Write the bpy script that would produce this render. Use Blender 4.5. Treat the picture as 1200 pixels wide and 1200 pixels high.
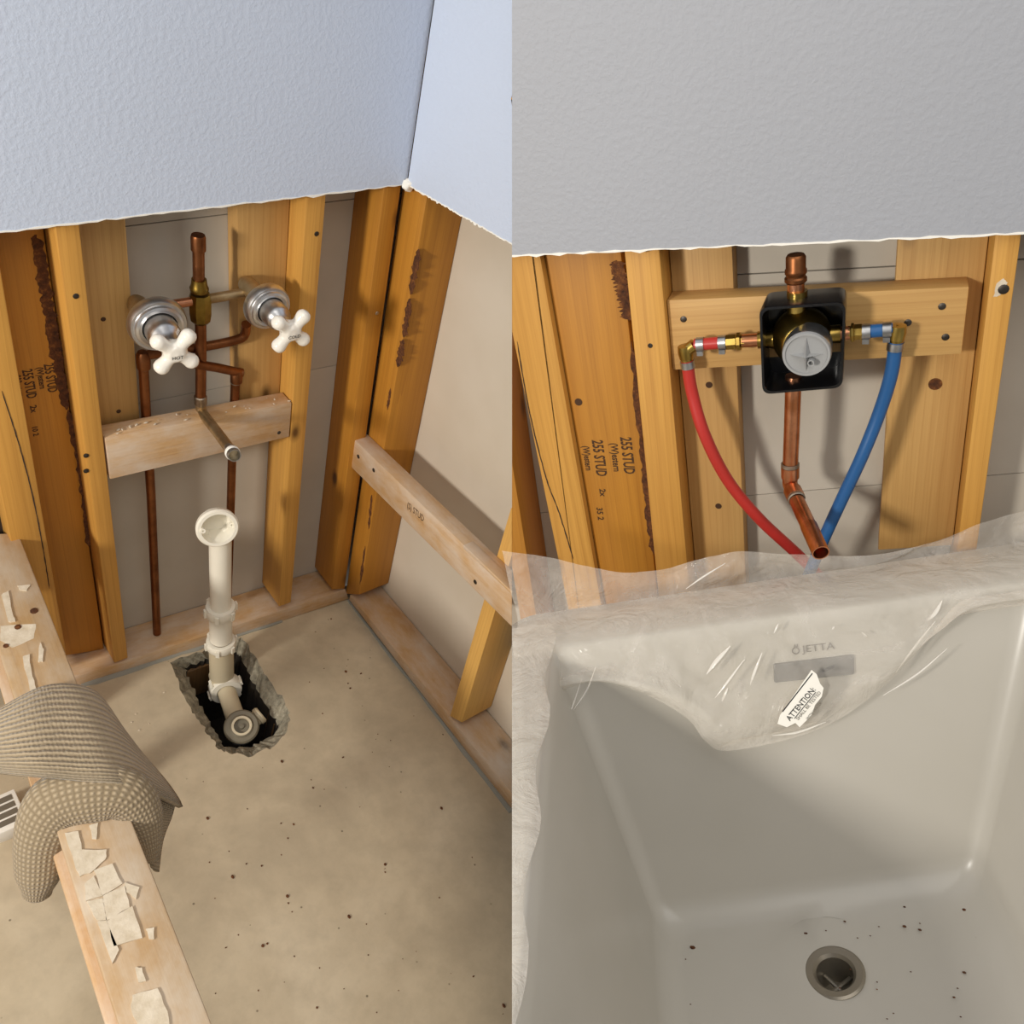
import bpy, bmesh, math, random
from mathutils import Vector as V, Matrix, noise
random.seed(7)
sc = bpy.context.scene
for o in list(bpy.data.objects): bpy.data.objects.remove(o, do_unlink=True)
C = sc.collection

# ---------------------------------------------------------------- camera, world, lights, exposure
# Two plumbing alcoves stand side by side: 'L' (old valve, bare slab) and 'R' (new valve, bathtub).
ML = Matrix(((0.758102, -0.6125, 0.223887), (-0.290533, -0.624574, -0.724912), (0.583843, 0.48451, -0.651443)))
tL = V((-0.428109, 0.203444, 2.217017))
MR = Matrix(((0.924258, 0.342481, -0.168681), (0.048605, -0.543809, -0.837801), (-0.378661, 0.766146, -0.519266)))
tR = V((0.862402, 0.530907, 1.4285))
CAM = -(ML.transposed() @ tL)
cd = bpy.data.cameras.new('camera'); cam = bpy.data.objects.new('camera', cd); C.objects.link(cam)
cd.sensor_width = 36; cd.lens = 30.0; cd.clip_start = .01
mw = Matrix((ML[0], -V(ML[1]), -V(ML[2]))).transposed().to_4x4(); mw.translation = CAM
cam.matrix_world = mw; sc.camera = cam

w = bpy.data.worlds.new('world'); sc.world = w; w.use_nodes = True
bg = w.node_tree.nodes['Background']; bg.inputs[0].default_value = (.95, .96, 1.0, 1); bg.inputs[1].default_value = .28

def area(name, loc, target, size, power, col):
    l = bpy.data.lights.new(name, 'AREA'); l.shape = 'RECTANGLE'; l.size, l.size_y = size
    l.energy = power; l.color = col
    o = bpy.data.objects.new(name, l); C.objects.link(o); o.location = loc
    o.rotation_euler = (V(target) - V(loc)).to_track_quat('-Z', 'Y').to_euler(); return o
area('window_light', (-2.4, -.75, 1.42), (-.3, -.6, .8), (.26, .26), 38, (1, .95, .87))
area('overhead_fill', (-1.0, -1.3, 2.8), (-.7, -.8, .5), (1.8, 1.8), 21, (1, .97, .92))  # unseen overhead panel, added as soft fill
vs = sc.view_settings; vs.view_transform = 'Standard'; vs.look = 'None'; vs.exposure = 0.0; vs.gamma = 1.0; vs.use_curve_mapping = False

# ---------------------------------------------------------------- helpers
WM = {'L': Matrix.Identity(4)}
m = (ML.transposed() @ MR).to_4x4(); m.translation = ML.transposed() @ (tR - tL); WM['R'] = m
POSE = {'L': (ML, tL), 'R': (MR, tR)}
def at(K, u, v, ax, val):
    """point of alcove K on one of its own planes (X/Y/Z = val, or a (co, normal) pair)"""
    M, t = POSE[K]; c = -(M.transposed() @ t); d = M.transposed() @ V(((u - 600) / 1000, (v - 600) / 1000, 1))
    if ax == 'P': co, no = val; s = (V(co) - c).dot(V(no)) / d.dot(V(no))
    else:
        i = 'XYZ'.index(ax); s = (val - c[i]) / d[i]
    return c + d * s
WORLD = {}
def props(o, label=None, cat=None, group=None, kind=None):
    if label: o['label'] = label
    if cat: o['category'] = cat
    if group: o['group'] = group
    if kind: o['kind'] = kind
    return o
def place(o, K, mat, parent):
    W = WM[K] @ mat; WORLD[o.name] = W
    C.objects.link(o)
    if parent is not None:
        o.parent = parent; o.matrix_basis = WORLD[parent.name].inverted() @ W
    else: o.matrix_basis = W
def empty(name, K, loc, **p):
    o = bpy.data.objects.new(name, None); o.empty_display_size = .05
    place(o, K, Matrix.Translation(loc), None); return props(o, **p)
def clip(bm, K):
    inv = WM[K].inverted(); co = inv @ CAM; no = (inv.to_3x3() @ V(ML[0])).normalized()
    g = bm.verts[:] + bm.edges[:] + bm.faces[:]
    side = dict(clear_outer=True) if K == 'L' else dict(clear_inner=True)
    r = bmesh.ops.bisect_plane(bm, geom=g, plane_co=co, plane_no=no, dist=1e-6, **side)
    ed = [e for e in r['geom_cut'] if isinstance(e, bmesh.types.BMEdge)]
    if ed:
        try: bmesh.ops.contextual_create(bm, geom=ed)
        except Exception: pass
def mk(name, bm, mat, K, parent=None, frame=None, smooth=None, cut=False, **p):
    """bm holds coordinates of alcove K; frame (4x4) is the object's own local frame"""
    if cut: clip(bm, K)
    bmesh.ops.recalc_face_normals(bm, faces=bm.faces)
    if frame is None:
        if bm.verts:
            lo = V([min(v.co[i] for v in bm.verts) for i in range(3)]); hi = V([max(v.co[i] for v in bm.verts) for i in range(3)])
            frame = Matrix.Translation(((lo.x + hi.x) / 2, (lo.y + hi.y) / 2, lo.z))
        else: frame = Matrix.Identity(4)
    bm.transform(frame.inverted())
    me = bpy.data.meshes.new(name); bm.to_mesh(me); bm.free()
    for mm in (mat if isinstance(mat, (list, tuple)) else [mat]): me.materials.append(mm)
    if smooth is not None:
        for f in me.polygons: f.use_smooth = True
        me.set_sharp_from_angle(angle=math.radians(smooth))
    o = bpy.data.objects.new(name, me); place(o, K, frame, parent)
    return props(o, **p)
def hexa(bm, q, ext):
    a = [bm.verts.new(x) for x in q]; b = [bm.verts.new(V(x) + V(ext)) for x in q]
    bm.faces.new(a); bm.faces.new(b[::-1])
    for i in range(4): bm.faces.new((a[i], b[i], b[(i + 1) % 4], a[(i + 1) % 4]))
def frame_of(q, ext):
    q = [V(x) for x in q]
    up = ((q[0] - q[3]) + (q[1] - q[2])); ac = ((q[1] - q[0]) + (q[2] - q[3]))
    z = (up if up.length > ac.length else ac).normalized(); y = -V(ext).normalized(); x = y.cross(z).normalized(); y = z.cross(x)
    o = (q[3] + q[2]) / 2 if up.length > ac.length else (q[3] + q[0]) / 2
    m = Matrix((x, y, z)).transposed().to_4x4(); m.translation = o; return m
def board(name, K, q, ext, mat, bev=.002, parent=None, cut=False, **p):
    """a piece of lumber: front quad TL, TR, BR, BL and an extrusion vector; local z runs along the grain"""
    bm = bmesh.new(); hexa(bm, q, ext); fr = frame_of(q, ext)
    if cut: clip(bm, K)
    if bev: bmesh.ops.bevel(bm, geom=bm.edges[:], offset=bev, segments=2, affect='EDGES', profile=.5)
    return mk(name, bm, mat, K, parent, fr, smooth=35, **p)
def box(bm, lo, hi): hexa(bm, [(lo[0], lo[1], hi[2]), (hi[0], lo[1], hi[2]), (hi[0], lo[1], lo[2]), (lo[0], lo[1], lo[2])], (0, hi[1] - lo[1], 0))
def perp(d):
    a = V((0, 0, 1)) if abs(d.z) < .9 else V((1, 0, 0)); x = d.cross(a).normalized(); return x, d.cross(x).normalized()
def sweep(bm, pts, rad, n=16, cap=True, uv=False, hollow=None):
    pts = [V(p) for p in pts]; R = rad if isinstance(rad, (list, tuple)) else [rad] * len(pts)
    rings = []; x = None
    for i, p in enumerate(pts):
        d = (pts[min(i + 1, len(pts) - 1)] - pts[max(i - 1, 0)]).normalized()
        if x is None: x, y = perp(d)
        else: x = (x - d * x.dot(d)).normalized(); y = d.cross(x)
        r = R[i] if isinstance(R[i], (list, tuple)) else (R[i], R[i])
        rings.append([bm.verts.new(p + x * r[0] * math.cos(a) + y * r[1] * math.sin(a)) for a in [2 * math.pi * k / n for k in range(n)]])
    lay = bm.loops.layers.uv.verify() if uv else None; acc = 0
    for i in range(len(rings) - 1):
        L = (pts[i + 1] - pts[i]).length
        for k in range(n):
            f = bm.faces.new((rings[i][k], rings[i][(k + 1) % n], rings[i + 1][(k + 1) % n], rings[i + 1][k]))
            if uv:
                for lp, (a, b) in zip(f.loops, ((k / n, acc), ((k + 1) / n, acc), ((k + 1) / n, acc + L), (k / n, acc + L))): lp[lay].uv = (a, b)
        acc += L
    if cap:
        bm.faces.new(rings[0][::-1]); bm.faces.new(rings[-1])
    return rings
def catmull(pts, n=8):
    P = [V(p) for p in pts]; P = [P[0] * 2 - P[1]] + P + [P[-1] * 2 - P[-2]]; out = []
    for i in range(1, len(P) - 2):
        for k in range(n):
            t = k / n; a, b, c, d = P[i - 1], P[i], P[i + 1], P[i + 2]
            out.append(.5 * ((2 * b) + (c - a) * t + (2 * a - 5 * b + 4 * c - d) * t * t + (3 * b - a - 3 * c + d) * t ** 3))
    out.append(P[-2]); return out
def lathe(bm, prof, o, ax, n=32):
    """profile [(radius, height)] turned about axis ax through o"""
    o = V(o); ax = V(ax).normalized(); x, y = perp(ax); rings = []
    for r, h in prof:
        if r < 1e-6: rings.append([bm.verts.new(o + ax * h)])
        else: rings.append([bm.verts.new(o + ax * h + (x * math.cos(a) + y * math.sin(a)) * r) for a in [2 * math.pi * k / n for k in range(n)]])
    for A, B in zip(rings, rings[1:]):
        for k in range(n):
            j = (k + 1) % n
            if len(A) == 1 and len(B) == 1: continue
            if len(A) == 1: bm.faces.new((A[0], B[k], B[j]))
            elif len(B) == 1: bm.faces.new((A[k], A[j], B[0]))
            else: bm.faces.new((A[k], A[j], B[j], B[k]))
def tube(name, K, pts, r, mat, parent=None, n=16, **p):
    bm = bmesh.new(); sweep(bm, pts, r, n); return mk(name, bm, mat, K, parent, smooth=50, **p)
def turned(name, K, prof, o, ax, mat, parent=None, n=32, sm=40, **p):
    bm = bmesh.new(); lathe(bm, prof, o, ax, n); return mk(name, bm, mat, K, parent, smooth=sm, **p)
def pipe_open(bm, p0, p1, r, t=.0015, n=24):
    d = (V(p1) - V(p0)); L = d.length
    lathe(bm, [(0, 0), (r, 0), (r, L), (r - t, L), (r - t, L - .035), (0, L - .035)], p0, d, n)
def polyprism(bm, pts, no, th):
    no = V(no); a = [bm.verts.new(V(p)) for p in pts]; b = [bm.verts.new(V(p) + no * th) for p in pts]
    f = bm.faces.new(a); g = bm.faces.new(b[::-1]); n = len(a)
    for i in range(n): bm.faces.new((a[i], b[i], b[(i + 1) % n], a[(i + 1) % n]))
def rag(pts, sub=6, amp=.002, closed=True, seed=0):
    """roughen an outline of 3D points"""
    rnd = random.Random(seed); out = []; n = len(pts)
    for i in range(n if closed else n - 1):
        a, b = V(pts[i]), V(pts[(i + 1) % n])
        for k in range(sub):
            out.append(a.lerp(b, k / sub) + V([rnd.uniform(-amp, amp) for _ in range(3)]) * (1 if k else .3))
    if not closed: out.append(V(pts[-1]))
    return out
def flatten(pts, co, no):
    no = V(no).normalized(); return [p - no * (p - V(co)).dot(no) for p in pts]
def text(name, K, s, size, o, xd, yd, mat, parent=None, lift=.0004, sx=1.0, align='CENTER', bold=0.0):
    cu = bpy.data.curves.new('t', 'FONT'); cu.body = s; cu.size = size; cu.align_x = align; cu.align_y = 'CENTER'; cu.extrude = .00008; cu.offset = size * bold; cu.resolution_u = 2
    ob = bpy.data.objects.new('t', cu); C.objects.link(ob); dg = bpy.context.evaluated_depsgraph_get()
    me = bpy.data.meshes.new_from_object(ob.evaluated_get(dg)); bpy.data.objects.remove(ob); me.name = name
    x = V(xd).normalized(); z = x.cross(V(yd)).normalized(); y = z.cross(x)
    m = Matrix((x * sx, y, z)).transposed().to_4x4(); m.translation = V(o) + z * lift
    me.transform(Matrix.Diagonal((sx, 1, 1, 1))); m = Matrix((x, y, z)).transposed().to_4x4(); m.translation = V(o) + z * lift
    me.materials.clear(); me.materials.append(mat)
    t = bpy.data.objects.new(name, me); place(t, K, m, parent); return t
def nail(K, p, no, parent, r=.004, mat=None, name='nail'):
    turned(name, K, [(0, -.001), (r, -.001), (r, .0005), (r * .8, .0012), (0, .0012)], p, no, mat or M['nail'], parent, n=12)

# ---------------------------------------------------------------- materials
M = {}
class N:
    def __init__(s, name):
        s.m = bpy.data.materials.new(name); s.m.use_nodes = True; s.t = s.m.node_tree; s.b = s.t.nodes['Principled BSDF']; M[name] = s.m
    def n(s, typ, **kw):
        x = s.t.nodes.new(typ)
        for k, v in kw.items():
            if k.startswith('i_'): x.inputs[k[2:].replace('_', ' ')].default_value = v
            else: setattr(x, k, v)
        return x
    def l(s, a, b): s.t.links.new(a, b)
    def ramp(s, fac, stops):
        r = s.n('ShaderNodeValToRGB'); e = r.color_ramp.elements
        while len(e) < len(stops): e.new(.5)
        for x, (p, c) in zip(e, stops): x.position = p; x.color = (*c, 1) if len(c) == 3 else c
        s.l(fac, r.inputs[0]); return r.outputs[0]
    def mix(s, fac, a, b, mode='MIX'):
        x = s.n('ShaderNodeMix', data_type='RGBA', blend_type=mode)
        for sock, v in ((x.inputs[0], fac), (x.inputs[6], a), (x.inputs[7], b)):
            if isinstance(v, (int, float)): sock.default_value = v
            elif isinstance(v, tuple): sock.default_value = (*v, 1)
            else: s.l(v, sock)
        return x.outputs[2]
    def noise(s, vec, scale, detail=4, rough=.5, dist=0):
        x = s.n('ShaderNodeTexNoise'); x.inputs['Scale'].default_value = scale; x.inputs['Detail'].default_value = detail; x.inputs['Roughness'].default_value = rough; x.inputs['Distortion'].default_value = dist
        if vec is not None: s.l(vec, x.inputs['Vector'])
        return x.outputs[0]
    def coord(s, scale=(1, 1, 1), rnd=True, out='Object'):
        tc = s.n('ShaderNodeTexCoord'); mp = s.n('ShaderNodeMapping'); s.l(tc.outputs[out], mp.inputs[0])
        mp.inputs['Scale'].default_value = scale
        if rnd:
            oi = s.n('ShaderNodeObjectInfo'); mu = s.n('ShaderNodeVectorMath', operation='MULTIPLY'); cx = s.n('ShaderNodeCombineXYZ')
            s.l(oi.outputs['Random'], cx.inputs[0]); s.l(oi.outputs['Random'], cx.inputs[1]); s.l(oi.outputs['Random'], cx.inputs[2])
            s.l(cx.outputs[0], mu.inputs[0]); mu.inputs[1].default_value = (13.7, 7.1, 31.3); s.l(mu.outputs[0], mp.inputs[1])
        return mp.outputs[0]
    def bump(s, h, strength=.3, dist=.002):
        b = s.n('ShaderNodeBump'); b.inputs['Strength'].default_value = strength; b.inputs['Distance'].default_value = dist
        s.l(h, b.inputs['Height']); s.l(b.outputs[0], s.b.inputs['Normal'])
    def set(s, col=None, rough=None, metal=None, **kw):
        if col is not None:
            if isinstance(col, tuple): s.b.inputs['Base Color'].default_value = (*col, 1)
            else: s.l(col, s.b.inputs['Base Color'])
        if rough is not None: s.b.inputs['Roughness'].default_value = rough
        if metal is not None: s.b.inputs['Metallic'].default_value = metal
        for k, v in kw.items(): s.b.inputs[k.replace('_', ' ')].default_value = v
        return s.m
def srgb(r, g, b): return tuple(((c / 255) / 12.92 if c < 10 else ((c / 255 + .055) / 1.055) ** 2.4) for c in (r, g, b))
def plain(name, col, rough=.5, metal=0, **kw): return N(name).set(col, rough, metal, **kw)

def wood(name, light, dark, ring=26, dust=None, knots=True, dustamt=.5):
    n = N(name); c0 = n.coord((1, 1, .06)); 
    tc = n.n('ShaderNodeTexCoord')
    mp = n.n('ShaderNodeMapping'); n.l(tc.outputs['Object'], mp.inputs[0]); mp.inputs['Scale'].default_value = (1, 1, .07); mp.inputs['Location'].default_value = (.055, .03, 0)
    oi = n.n('ShaderNodeObjectInfo'); dis = n.noise(c0, 9, 3, .5)
    sub = n.n('ShaderNodeMath', operation='MULTIPLY_ADD'); n.l(dis, sub.inputs[0]); sub.inputs[1].default_value = .09; n.l(oi.outputs['Random'], sub.inputs[2])
    ad = n.n('ShaderNodeVectorMath', operation='ADD'); cx = n.n('ShaderNodeCombineXYZ'); n.l(dis, cx.inputs[0])
    sm = n.n('ShaderNodeVectorMath', operation='SCALE'); n.l(cx.outputs[0], sm.inputs[0]); sm.inputs['Scale'].default_value = .06
    n.l(mp.outputs[0], ad.inputs[0]); n.l(sm.outputs[0], ad.inputs[1])
    wv = n.n('ShaderNodeTexWave', wave_type='RINGS', rings_direction='Z', wave_profile='SAW'); n.l(ad.outputs[0], wv.inputs['Vector'])
    wv.inputs['Scale'].default_value = ring; wv.inputs['Distortion'].default_value = 3.5; wv.inputs['Detail'].default_value = 2; wv.inputs['Detail Scale'].default_value = 1.5
    fib = n.noise(n.coord((380, 380, 5)), 1, 3, .6)
    mid = n.noise(n.coord((75, 75, 1.7)), 1, 4, .6, .6)
    big = n.noise(n.coord((9, 9, 2.2)), 1, 3, .5)
    lm = tuple(a * .55 + b * .45 for a, b in zip(light, dark))
    grain = n.ramp(wv.outputs[1], [(0, light), (.6, light), (.9, lm), (1, dark)])
    col = n.mix(.32, n.ramp(mid, [(.32, lm), (.62, light)]), grain)
    col = n.mix(n.ramp(big, [(.35, (.45,) * 3), (.65, (0, 0, 0))]), col, lm)
    col = n.mix(n.ramp(fib, [(.4, (0, 0, 0)), (.8, (.3, .3, .3))]), col, dark)
    if knots:
        vo = n.n('ShaderNodeTexVoronoi'); n.l(n.coord((1, 1, .5)), vo.inputs['Vector']); vo.inputs['Scale'].default_value = 8.5
        k = n.ramp(vo.outputs['Distance'], [(.05, (1, 1, 1)), (.085, (.45, .45, .45)), (.13, (0, 0, 0))])
        col = n.mix(k, col, tuple(x * .35 for x in dark))
    if dust:
        dn = n.noise(n.coord((18, 18, 9)), 1, 5, .65)
        col = n.mix(n.ramp(dn, [(.35, (0, 0, 0)), (.7, (dustamt,) * 3)]), col, dust)
    n.set(col, .55); n.bump(fib, .15, .001); return n.m
wood('lumber_gold', srgb(214, 160, 76), srgb(160, 104, 36))
wood('lumber_deep', srgb(192, 132, 44), srgb(142, 88, 22), ring=18)
wood('lumber_pale', srgb(206, 164, 100), srgb(164, 116, 60), ring=30)
wood('lumber_fresh', srgb(226, 178, 96), srgb(186, 130, 56), ring=36)
wood('lumber_dusty', srgb(206, 168, 120), srgb(166, 120, 74), dust=srgb(212, 196, 178), dustamt=.9)
wood('lumber_plaster', srgb(190, 156, 112), srgb(160, 124, 82), dust=srgb(202, 186, 164), dustamt=.9, ring=12)
wood('lumber_brown', srgb(120, 90, 56), srgb(72, 50, 30), knots=False)

def drywall(name, col):
    n = N(name); c = n.coord((1, 1, 1), rnd=False); a = n.noise(c, 125, 3, .55); b = n.noise(c, 3, 2)
    n.set(n.mix(n.ramp(b, [(.35, (0, 0, 0)), (.7, (.35,) * 3)]), col, tuple(x * .93 for x in col)), .6)
    n.bump(n.ramp(a, [(.42, (0, 0, 0)), (.62, (1, 1, 1))]), .28, .001); return n.m
drywall('paint_blue', srgb(200, 210, 228)); drywall('paint_grey', srgb(164, 166, 172))
n = N('raw_board'); c = n.coord(rnd=False); n.set(n.mix(n.ramp(n.noise(c, 6, 4), [(.35, (0, 0, 0)), (.7, (.6,) * 3)]), srgb(196, 188, 174), srgb(180, 170, 154)), .85); n.bump(n.noise(c, 240, 2), .1, .0006)
n = N('raw_board_side'); c = n.coord(rnd=False); n.set(n.mix(n.ramp(n.noise(c, 5, 4), [(.35, (0, 0, 0)), (.7, (.6,) * 3)]), srgb(212, 200, 182), srgb(198, 184, 162)), .85); n.bump(n.noise(c, 240, 2), .1, .0006)
n = N('concrete'); c = n.coord(rnd=False); g1 = n.noise(c, 3.2, 6, .6, .4); g2 = n.noise(c, 22, 5, .65); g3 = n.noise(c, 140, 2)
col = n.ramp(g1, [(.3, srgb(176, 161, 136)), (.5, srgb(199, 183, 155)), (.72, srgb(213, 198, 171))])
col = n.mix(n.ramp(g2, [(.4, (0, 0, 0)), (.75, (.4,) * 3)]), col, srgb(160, 146, 122))
vo = n.n('ShaderNodeTexVoronoi'); n.l(c, vo.inputs['Vector']); vo.inputs['Scale'].default_value = 26
col = n.mix(n.ramp(vo.outputs['Distance'], [(.03, (.8,) * 3), (.07, (0, 0, 0))]), col, srgb(88, 74, 56))
n.set(col, .55); n.bump(g3, .12, .001)
n = N('broken_concrete'); c = n.coord(rnd=False); a = n.noise(c, 60, 6, .7)
n.set(n.ramp(a, [(.3, srgb(104, 98, 84)), (.55, srgb(158, 150, 130)), (.75, srgb(196, 188, 166))]), .95); n.bump(a, .8, .005)
n = N('shaded_soil'); c = n.coord(rnd=False); n.set(n.ramp(n.noise(c, 30, 5), [(.3, srgb(26, 20, 14)), (.7, srgb(52, 42, 30))]), .95)
def metal(name, a, b, rough=.3, scale=25):
    n = N(name); c = n.coord(); n.set(n.ramp(n.noise(c, scale, 4, .6), [(.35, a), (.65, b)]), rough, 1.0); return n.m
metal('copper_old', srgb(150, 98, 62), srgb(116, 72, 44), .42); metal('copper_new', srgb(226, 160, 122), srgb(188, 122, 82), .3)
metal('brass', srgb(186, 158, 84), srgb(148, 120, 58), .3); metal('brass_old', srgb(150, 122, 56), srgb(110, 88, 40), .4)
metal('brass_dull', srgb(196, 176, 140), srgb(160, 134, 96), .5); metal('chrome', srgb(226, 226, 226), srgb(204, 202, 200), .32)
metal('solder', srgb(190, 180, 165), srgb(130, 112, 92), .45); metal('nail', srgb(100, 94, 88), srgb(70, 64, 58), .5); metal('steel', srgb(200, 200, 200), srgb(150, 150, 150), .35)
plain('porcelain', srgb(244, 238, 226), .12, Coat_Weight=.5); plain('pvc', srgb(240, 234, 218), .35); plain('pvc_dirty', srgb(206, 192, 162), .5)
plain('ink', srgb(70, 44, 22), .8); plain('ink_black', srgb(22, 22, 24), .6); plain('paper_white', srgb(244, 240, 230), .9); plain('gypsum', srgb(236, 230, 218), .95)
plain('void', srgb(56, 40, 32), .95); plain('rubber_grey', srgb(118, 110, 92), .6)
n = N('bark'); c = n.coord(); a = n.noise(c, 110, 5, .7); n.set(n.ramp(a, [(.3, srgb(52, 26, 12)), (.55, srgb(98, 56, 24)), (.75, srgb(150, 96, 40))]), .9); n.bump(a, .8, .003)
plain('black_plastic', srgb(16, 16, 18), .28, Coat_Weight=.3); plain('grey_plastic', srgb(158, 158, 157), .4); plain('red_pex', srgb(186, 50, 44), .38); plain('blue_pex', srgb(34, 88, 142), .38)
plain('overflow_grey', srgb(92, 90, 86), .35); plain('mortar', srgb(150, 148, 138), .95); plain('drain_grey', srgb(140, 132, 118), .35, .6); plain('logo_grey', srgb(104, 98, 88), .6)
n = N('acrylic'); c = n.coord(rnd=False); n.set(n.ramp(n.noise(c, 4, 3), [(.3, srgb(183, 178, 167)), (.7, srgb(189, 184, 174))]), .3)
n = N('plaster'); c = n.coord(); a = n.noise(c, 70, 5, .6); n.set(n.ramp(a, [(.3, srgb(198, 182, 156)), (.7, srgb(222, 209, 188))]), .9); n.bump(a, .6, .002)
n = N('knit_rows'); tc = n.n('ShaderNodeTexCoord')
wv = n.n('ShaderNodeTexWave', wave_type='BANDS', bands_direction='Y'); n.l(tc.outputs['UV'], wv.inputs['Vector']); wv.inputs['Scale'].default_value = 8; wv.inputs['Distortion'].default_value = 1.2; wv.inputs['Detail Scale'].default_value = 3
w2 = n.n('ShaderNodeTexWave', wave_type='BANDS', bands_direction='X'); n.l(tc.outputs['UV'], w2.inputs['Vector']); w2.inputs['Scale'].default_value = 16; w2.inputs['Distortion'].default_value = .8
hh = n.mix(.1, wv.outputs[0], w2.outputs[0]); fz = n.noise(n.coord(), 260, 3); h2 = n.mix(.3, hh, fz)
n.set(n.ramp(h2, [(.1, srgb(132, 115, 90)), (.4, srgb(164, 146, 118)), (.85, srgb(178, 160, 132))]), .95, Sheen_Weight=.2); n.bump(h2, .9, .004)
n = N('knit_check'); tc = n.n('ShaderNodeTexCoord')
wv = n.n('ShaderNodeTexWave', wave_type='BANDS', bands_direction='Y'); n.l(tc.outputs['UV'], wv.inputs['Vector']); wv.inputs['Scale'].default_value = 42; wv.inputs['Distortion'].default_value = .5
w2 = n.n('ShaderNodeTexWave', wave_type='BANDS', bands_direction='X'); n.l(tc.outputs['UV'], w2.inputs['Vector']); w2.inputs['Scale'].default_value = 10; w2.inputs['Distortion'].default_value = .5
hh = n.mix(1.0, wv.outputs[0], w2.outputs[0], 'MULTIPLY'); fz = n.noise(n.coord(), 260, 3); h2 = n.mix(.2, hh, fz)
n.set(n.ramp(h2, [(.02, srgb(120, 104, 80)), (.3, srgb(158, 140, 112)), (.8, srgb(176, 158, 130))]), .95, Sheen_Weight=.2); n.bump(h2, .8, .003)
n = N('plastic_film'); c = n.coord(rnd=False); t = n.t; out = t.nodes['Material Output']
tr = n.n('ShaderNodeBsdfTransparent'); tr.inputs[0].default_value = (.97, .96, .94, 1)
n.set(srgb(252, 245, 234), .1); hz = n.noise(c, 9, 5, .65, 1.2)
wr = n.noise(c, 14, 5, .6, 2.2); n.bump(wr, .5, .015)
mx = n.n('ShaderNodeMixShader'); fr = n.n('ShaderNodeLayerWeight'); fr.inputs[0].default_value = .35
mt = n.n('ShaderNodeMath', operation='MULTIPLY_ADD'); n.l(hz, mt.inputs[0]); mt.inputs[1].default_value = .47; mt.inputs[2].default_value = .0
ma = n.n('ShaderNodeMath', operation='MULTIPLY_ADD'); n.l(fr.outputs['Facing'], ma.inputs[0]); ma.inputs[1].default_value = .25; n.l(mt.outputs[0], ma.inputs[2]); ma.use_clamp = True
n.l(ma.outputs[0], mx.inputs[0]); n.l(tr.outputs[0], mx.inputs[1]); n.l(n.b.outputs[0], mx.inputs[2]); n.l(mx.outputs[0], out.inputs[0])

D = .089; W = .038; REC = .0508; TH = .0127
def lerp2(a, b, t): return (a[0] + (b[0] - a[0]) * t, a[1] + (b[1] - a[1]) * t)
def quad(K, pts, ax, val, up=0, down=0):
    q = [at(K, u, v, ax, val) for u, v in pts]
    for a, b in ((0, 3), (1, 2)):
        d = (q[a] - q[b]).normalized(); q[a] = q[a] + d * up; q[b] = q[b] - d * down
    return q

# ================================================================ ALCOVE L: old valve over the bare slab
# ---- floor: a slab with a broken out drain hole
fa, fb, fc = at('L', 95, 803, 'Y', 0), at('L', 409, 703, 'Y', 0), at('L', 600, 950, 'X', 0)
FN = (fb - fa).cross(fc - fa).normalized(); FN = FN if FN.z > 0 else -FN; FLOOR = (fa, FN)
def fl(u, v, h=0): return at('L', u, v, 'P', (fa + FN * h, FN))
def onfloor(x, y): return V((x, y, fa.z - (FN.x * (x - fa.x) + FN.y * (y - fa.y)) / FN.z))
S = 857 / 250
outer = [(170, 742), (250, 712), (330, 684), (400, 660), (440, 640), (470, 655), (500, 705), (540, 770), (585, 840), (630, 895), (650, 940), (640, 1020), (590, 1075), (500, 1118), (420, 1110), (365, 1090), (330, 1035), (285, 975), (245, 915), (205, 830)]
inner = [(225, 762), (290, 738), (340, 722), (390, 708), (435, 700), (452, 715), (478, 775), (515, 845), (550, 905), (585, 965), (606, 1005), (590, 1030), (540, 1060), (490, 1082), (430, 1084), (385, 1080), (350, 1020), (318, 965), (280, 890), (250, 820)]
outer = [fl(150 + x / S, 560 + y / S) for x, y in outer]; inner = [fl(150 + x / S, 560 + y / S, -.035) for x, y in inner]
ro = rag(outer, 5, .004, seed=3); ri = rag(inner, 5, .004, seed=4)
ro = flatten(ro, fa, FN)
bm = bmesh.new()
big = [(-1.7, .05), (-1.2, .05), (-.8, .05), (-.4, .05), (.06, .05), (.06, -.3), (.06, -.8), (.06, -1.3), (.06, -1.9), (-.4, -1.9), (-.9, -1.9), (-1.7, -1.9), (-1.7, -1.2), (-1.7, -.6)]
bv = [bm.verts.new(onfloor(*p)) for p in big]; hv = [bm.verts.new(p) for p in ro]
be = [bm.edges.new((bv[i], bv[(i + 1) % len(bv)])) for i in range(len(bv))] + [bm.edges.new((hv[i], hv[(i + 1) % len(hv)])) for i in range(len(hv))]
bmesh.ops.triangle_fill(bm, use_beauty=True, use_dissolve=False, edges=be, normal=FN)
floor = mk('floor', bm, M['concrete'], 'L', frame=Matrix.Translation(onfloor(-.6, -.6)), cut=True, kind='structure')
for f in floor.data.polygons: pass
bm = bmesh.new(); n_ = len(ro)
a = [bm.verts.new(p) for p in ro]; mid = [bm.verts.new(p.lerp(q, .5) + FN * random.uniform(-.006, .006)) for p, q in zip(ro, ri)]; b = [bm.verts.new(p) for p in ri]; c_ = [bm.verts.new(p - FN * .30) for p in ri]
for A, B in ((a, mid), (mid, b)):
    for i in range(n_): bm.faces.new((A[i], A[(i + 1) % n_], B[(i + 1) % n_], B[i]))
bmesh.ops.delete(bm, geom=c_, context='VERTS')
mk('hole_rim', bm, M['broken_concrete'], 'L', parent=floor)
bm = bmesh.new(); b = [bm.verts.new(p) for p in ri]; c_ = [bm.verts.new(p - FN * .30) for p in ri]
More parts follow.
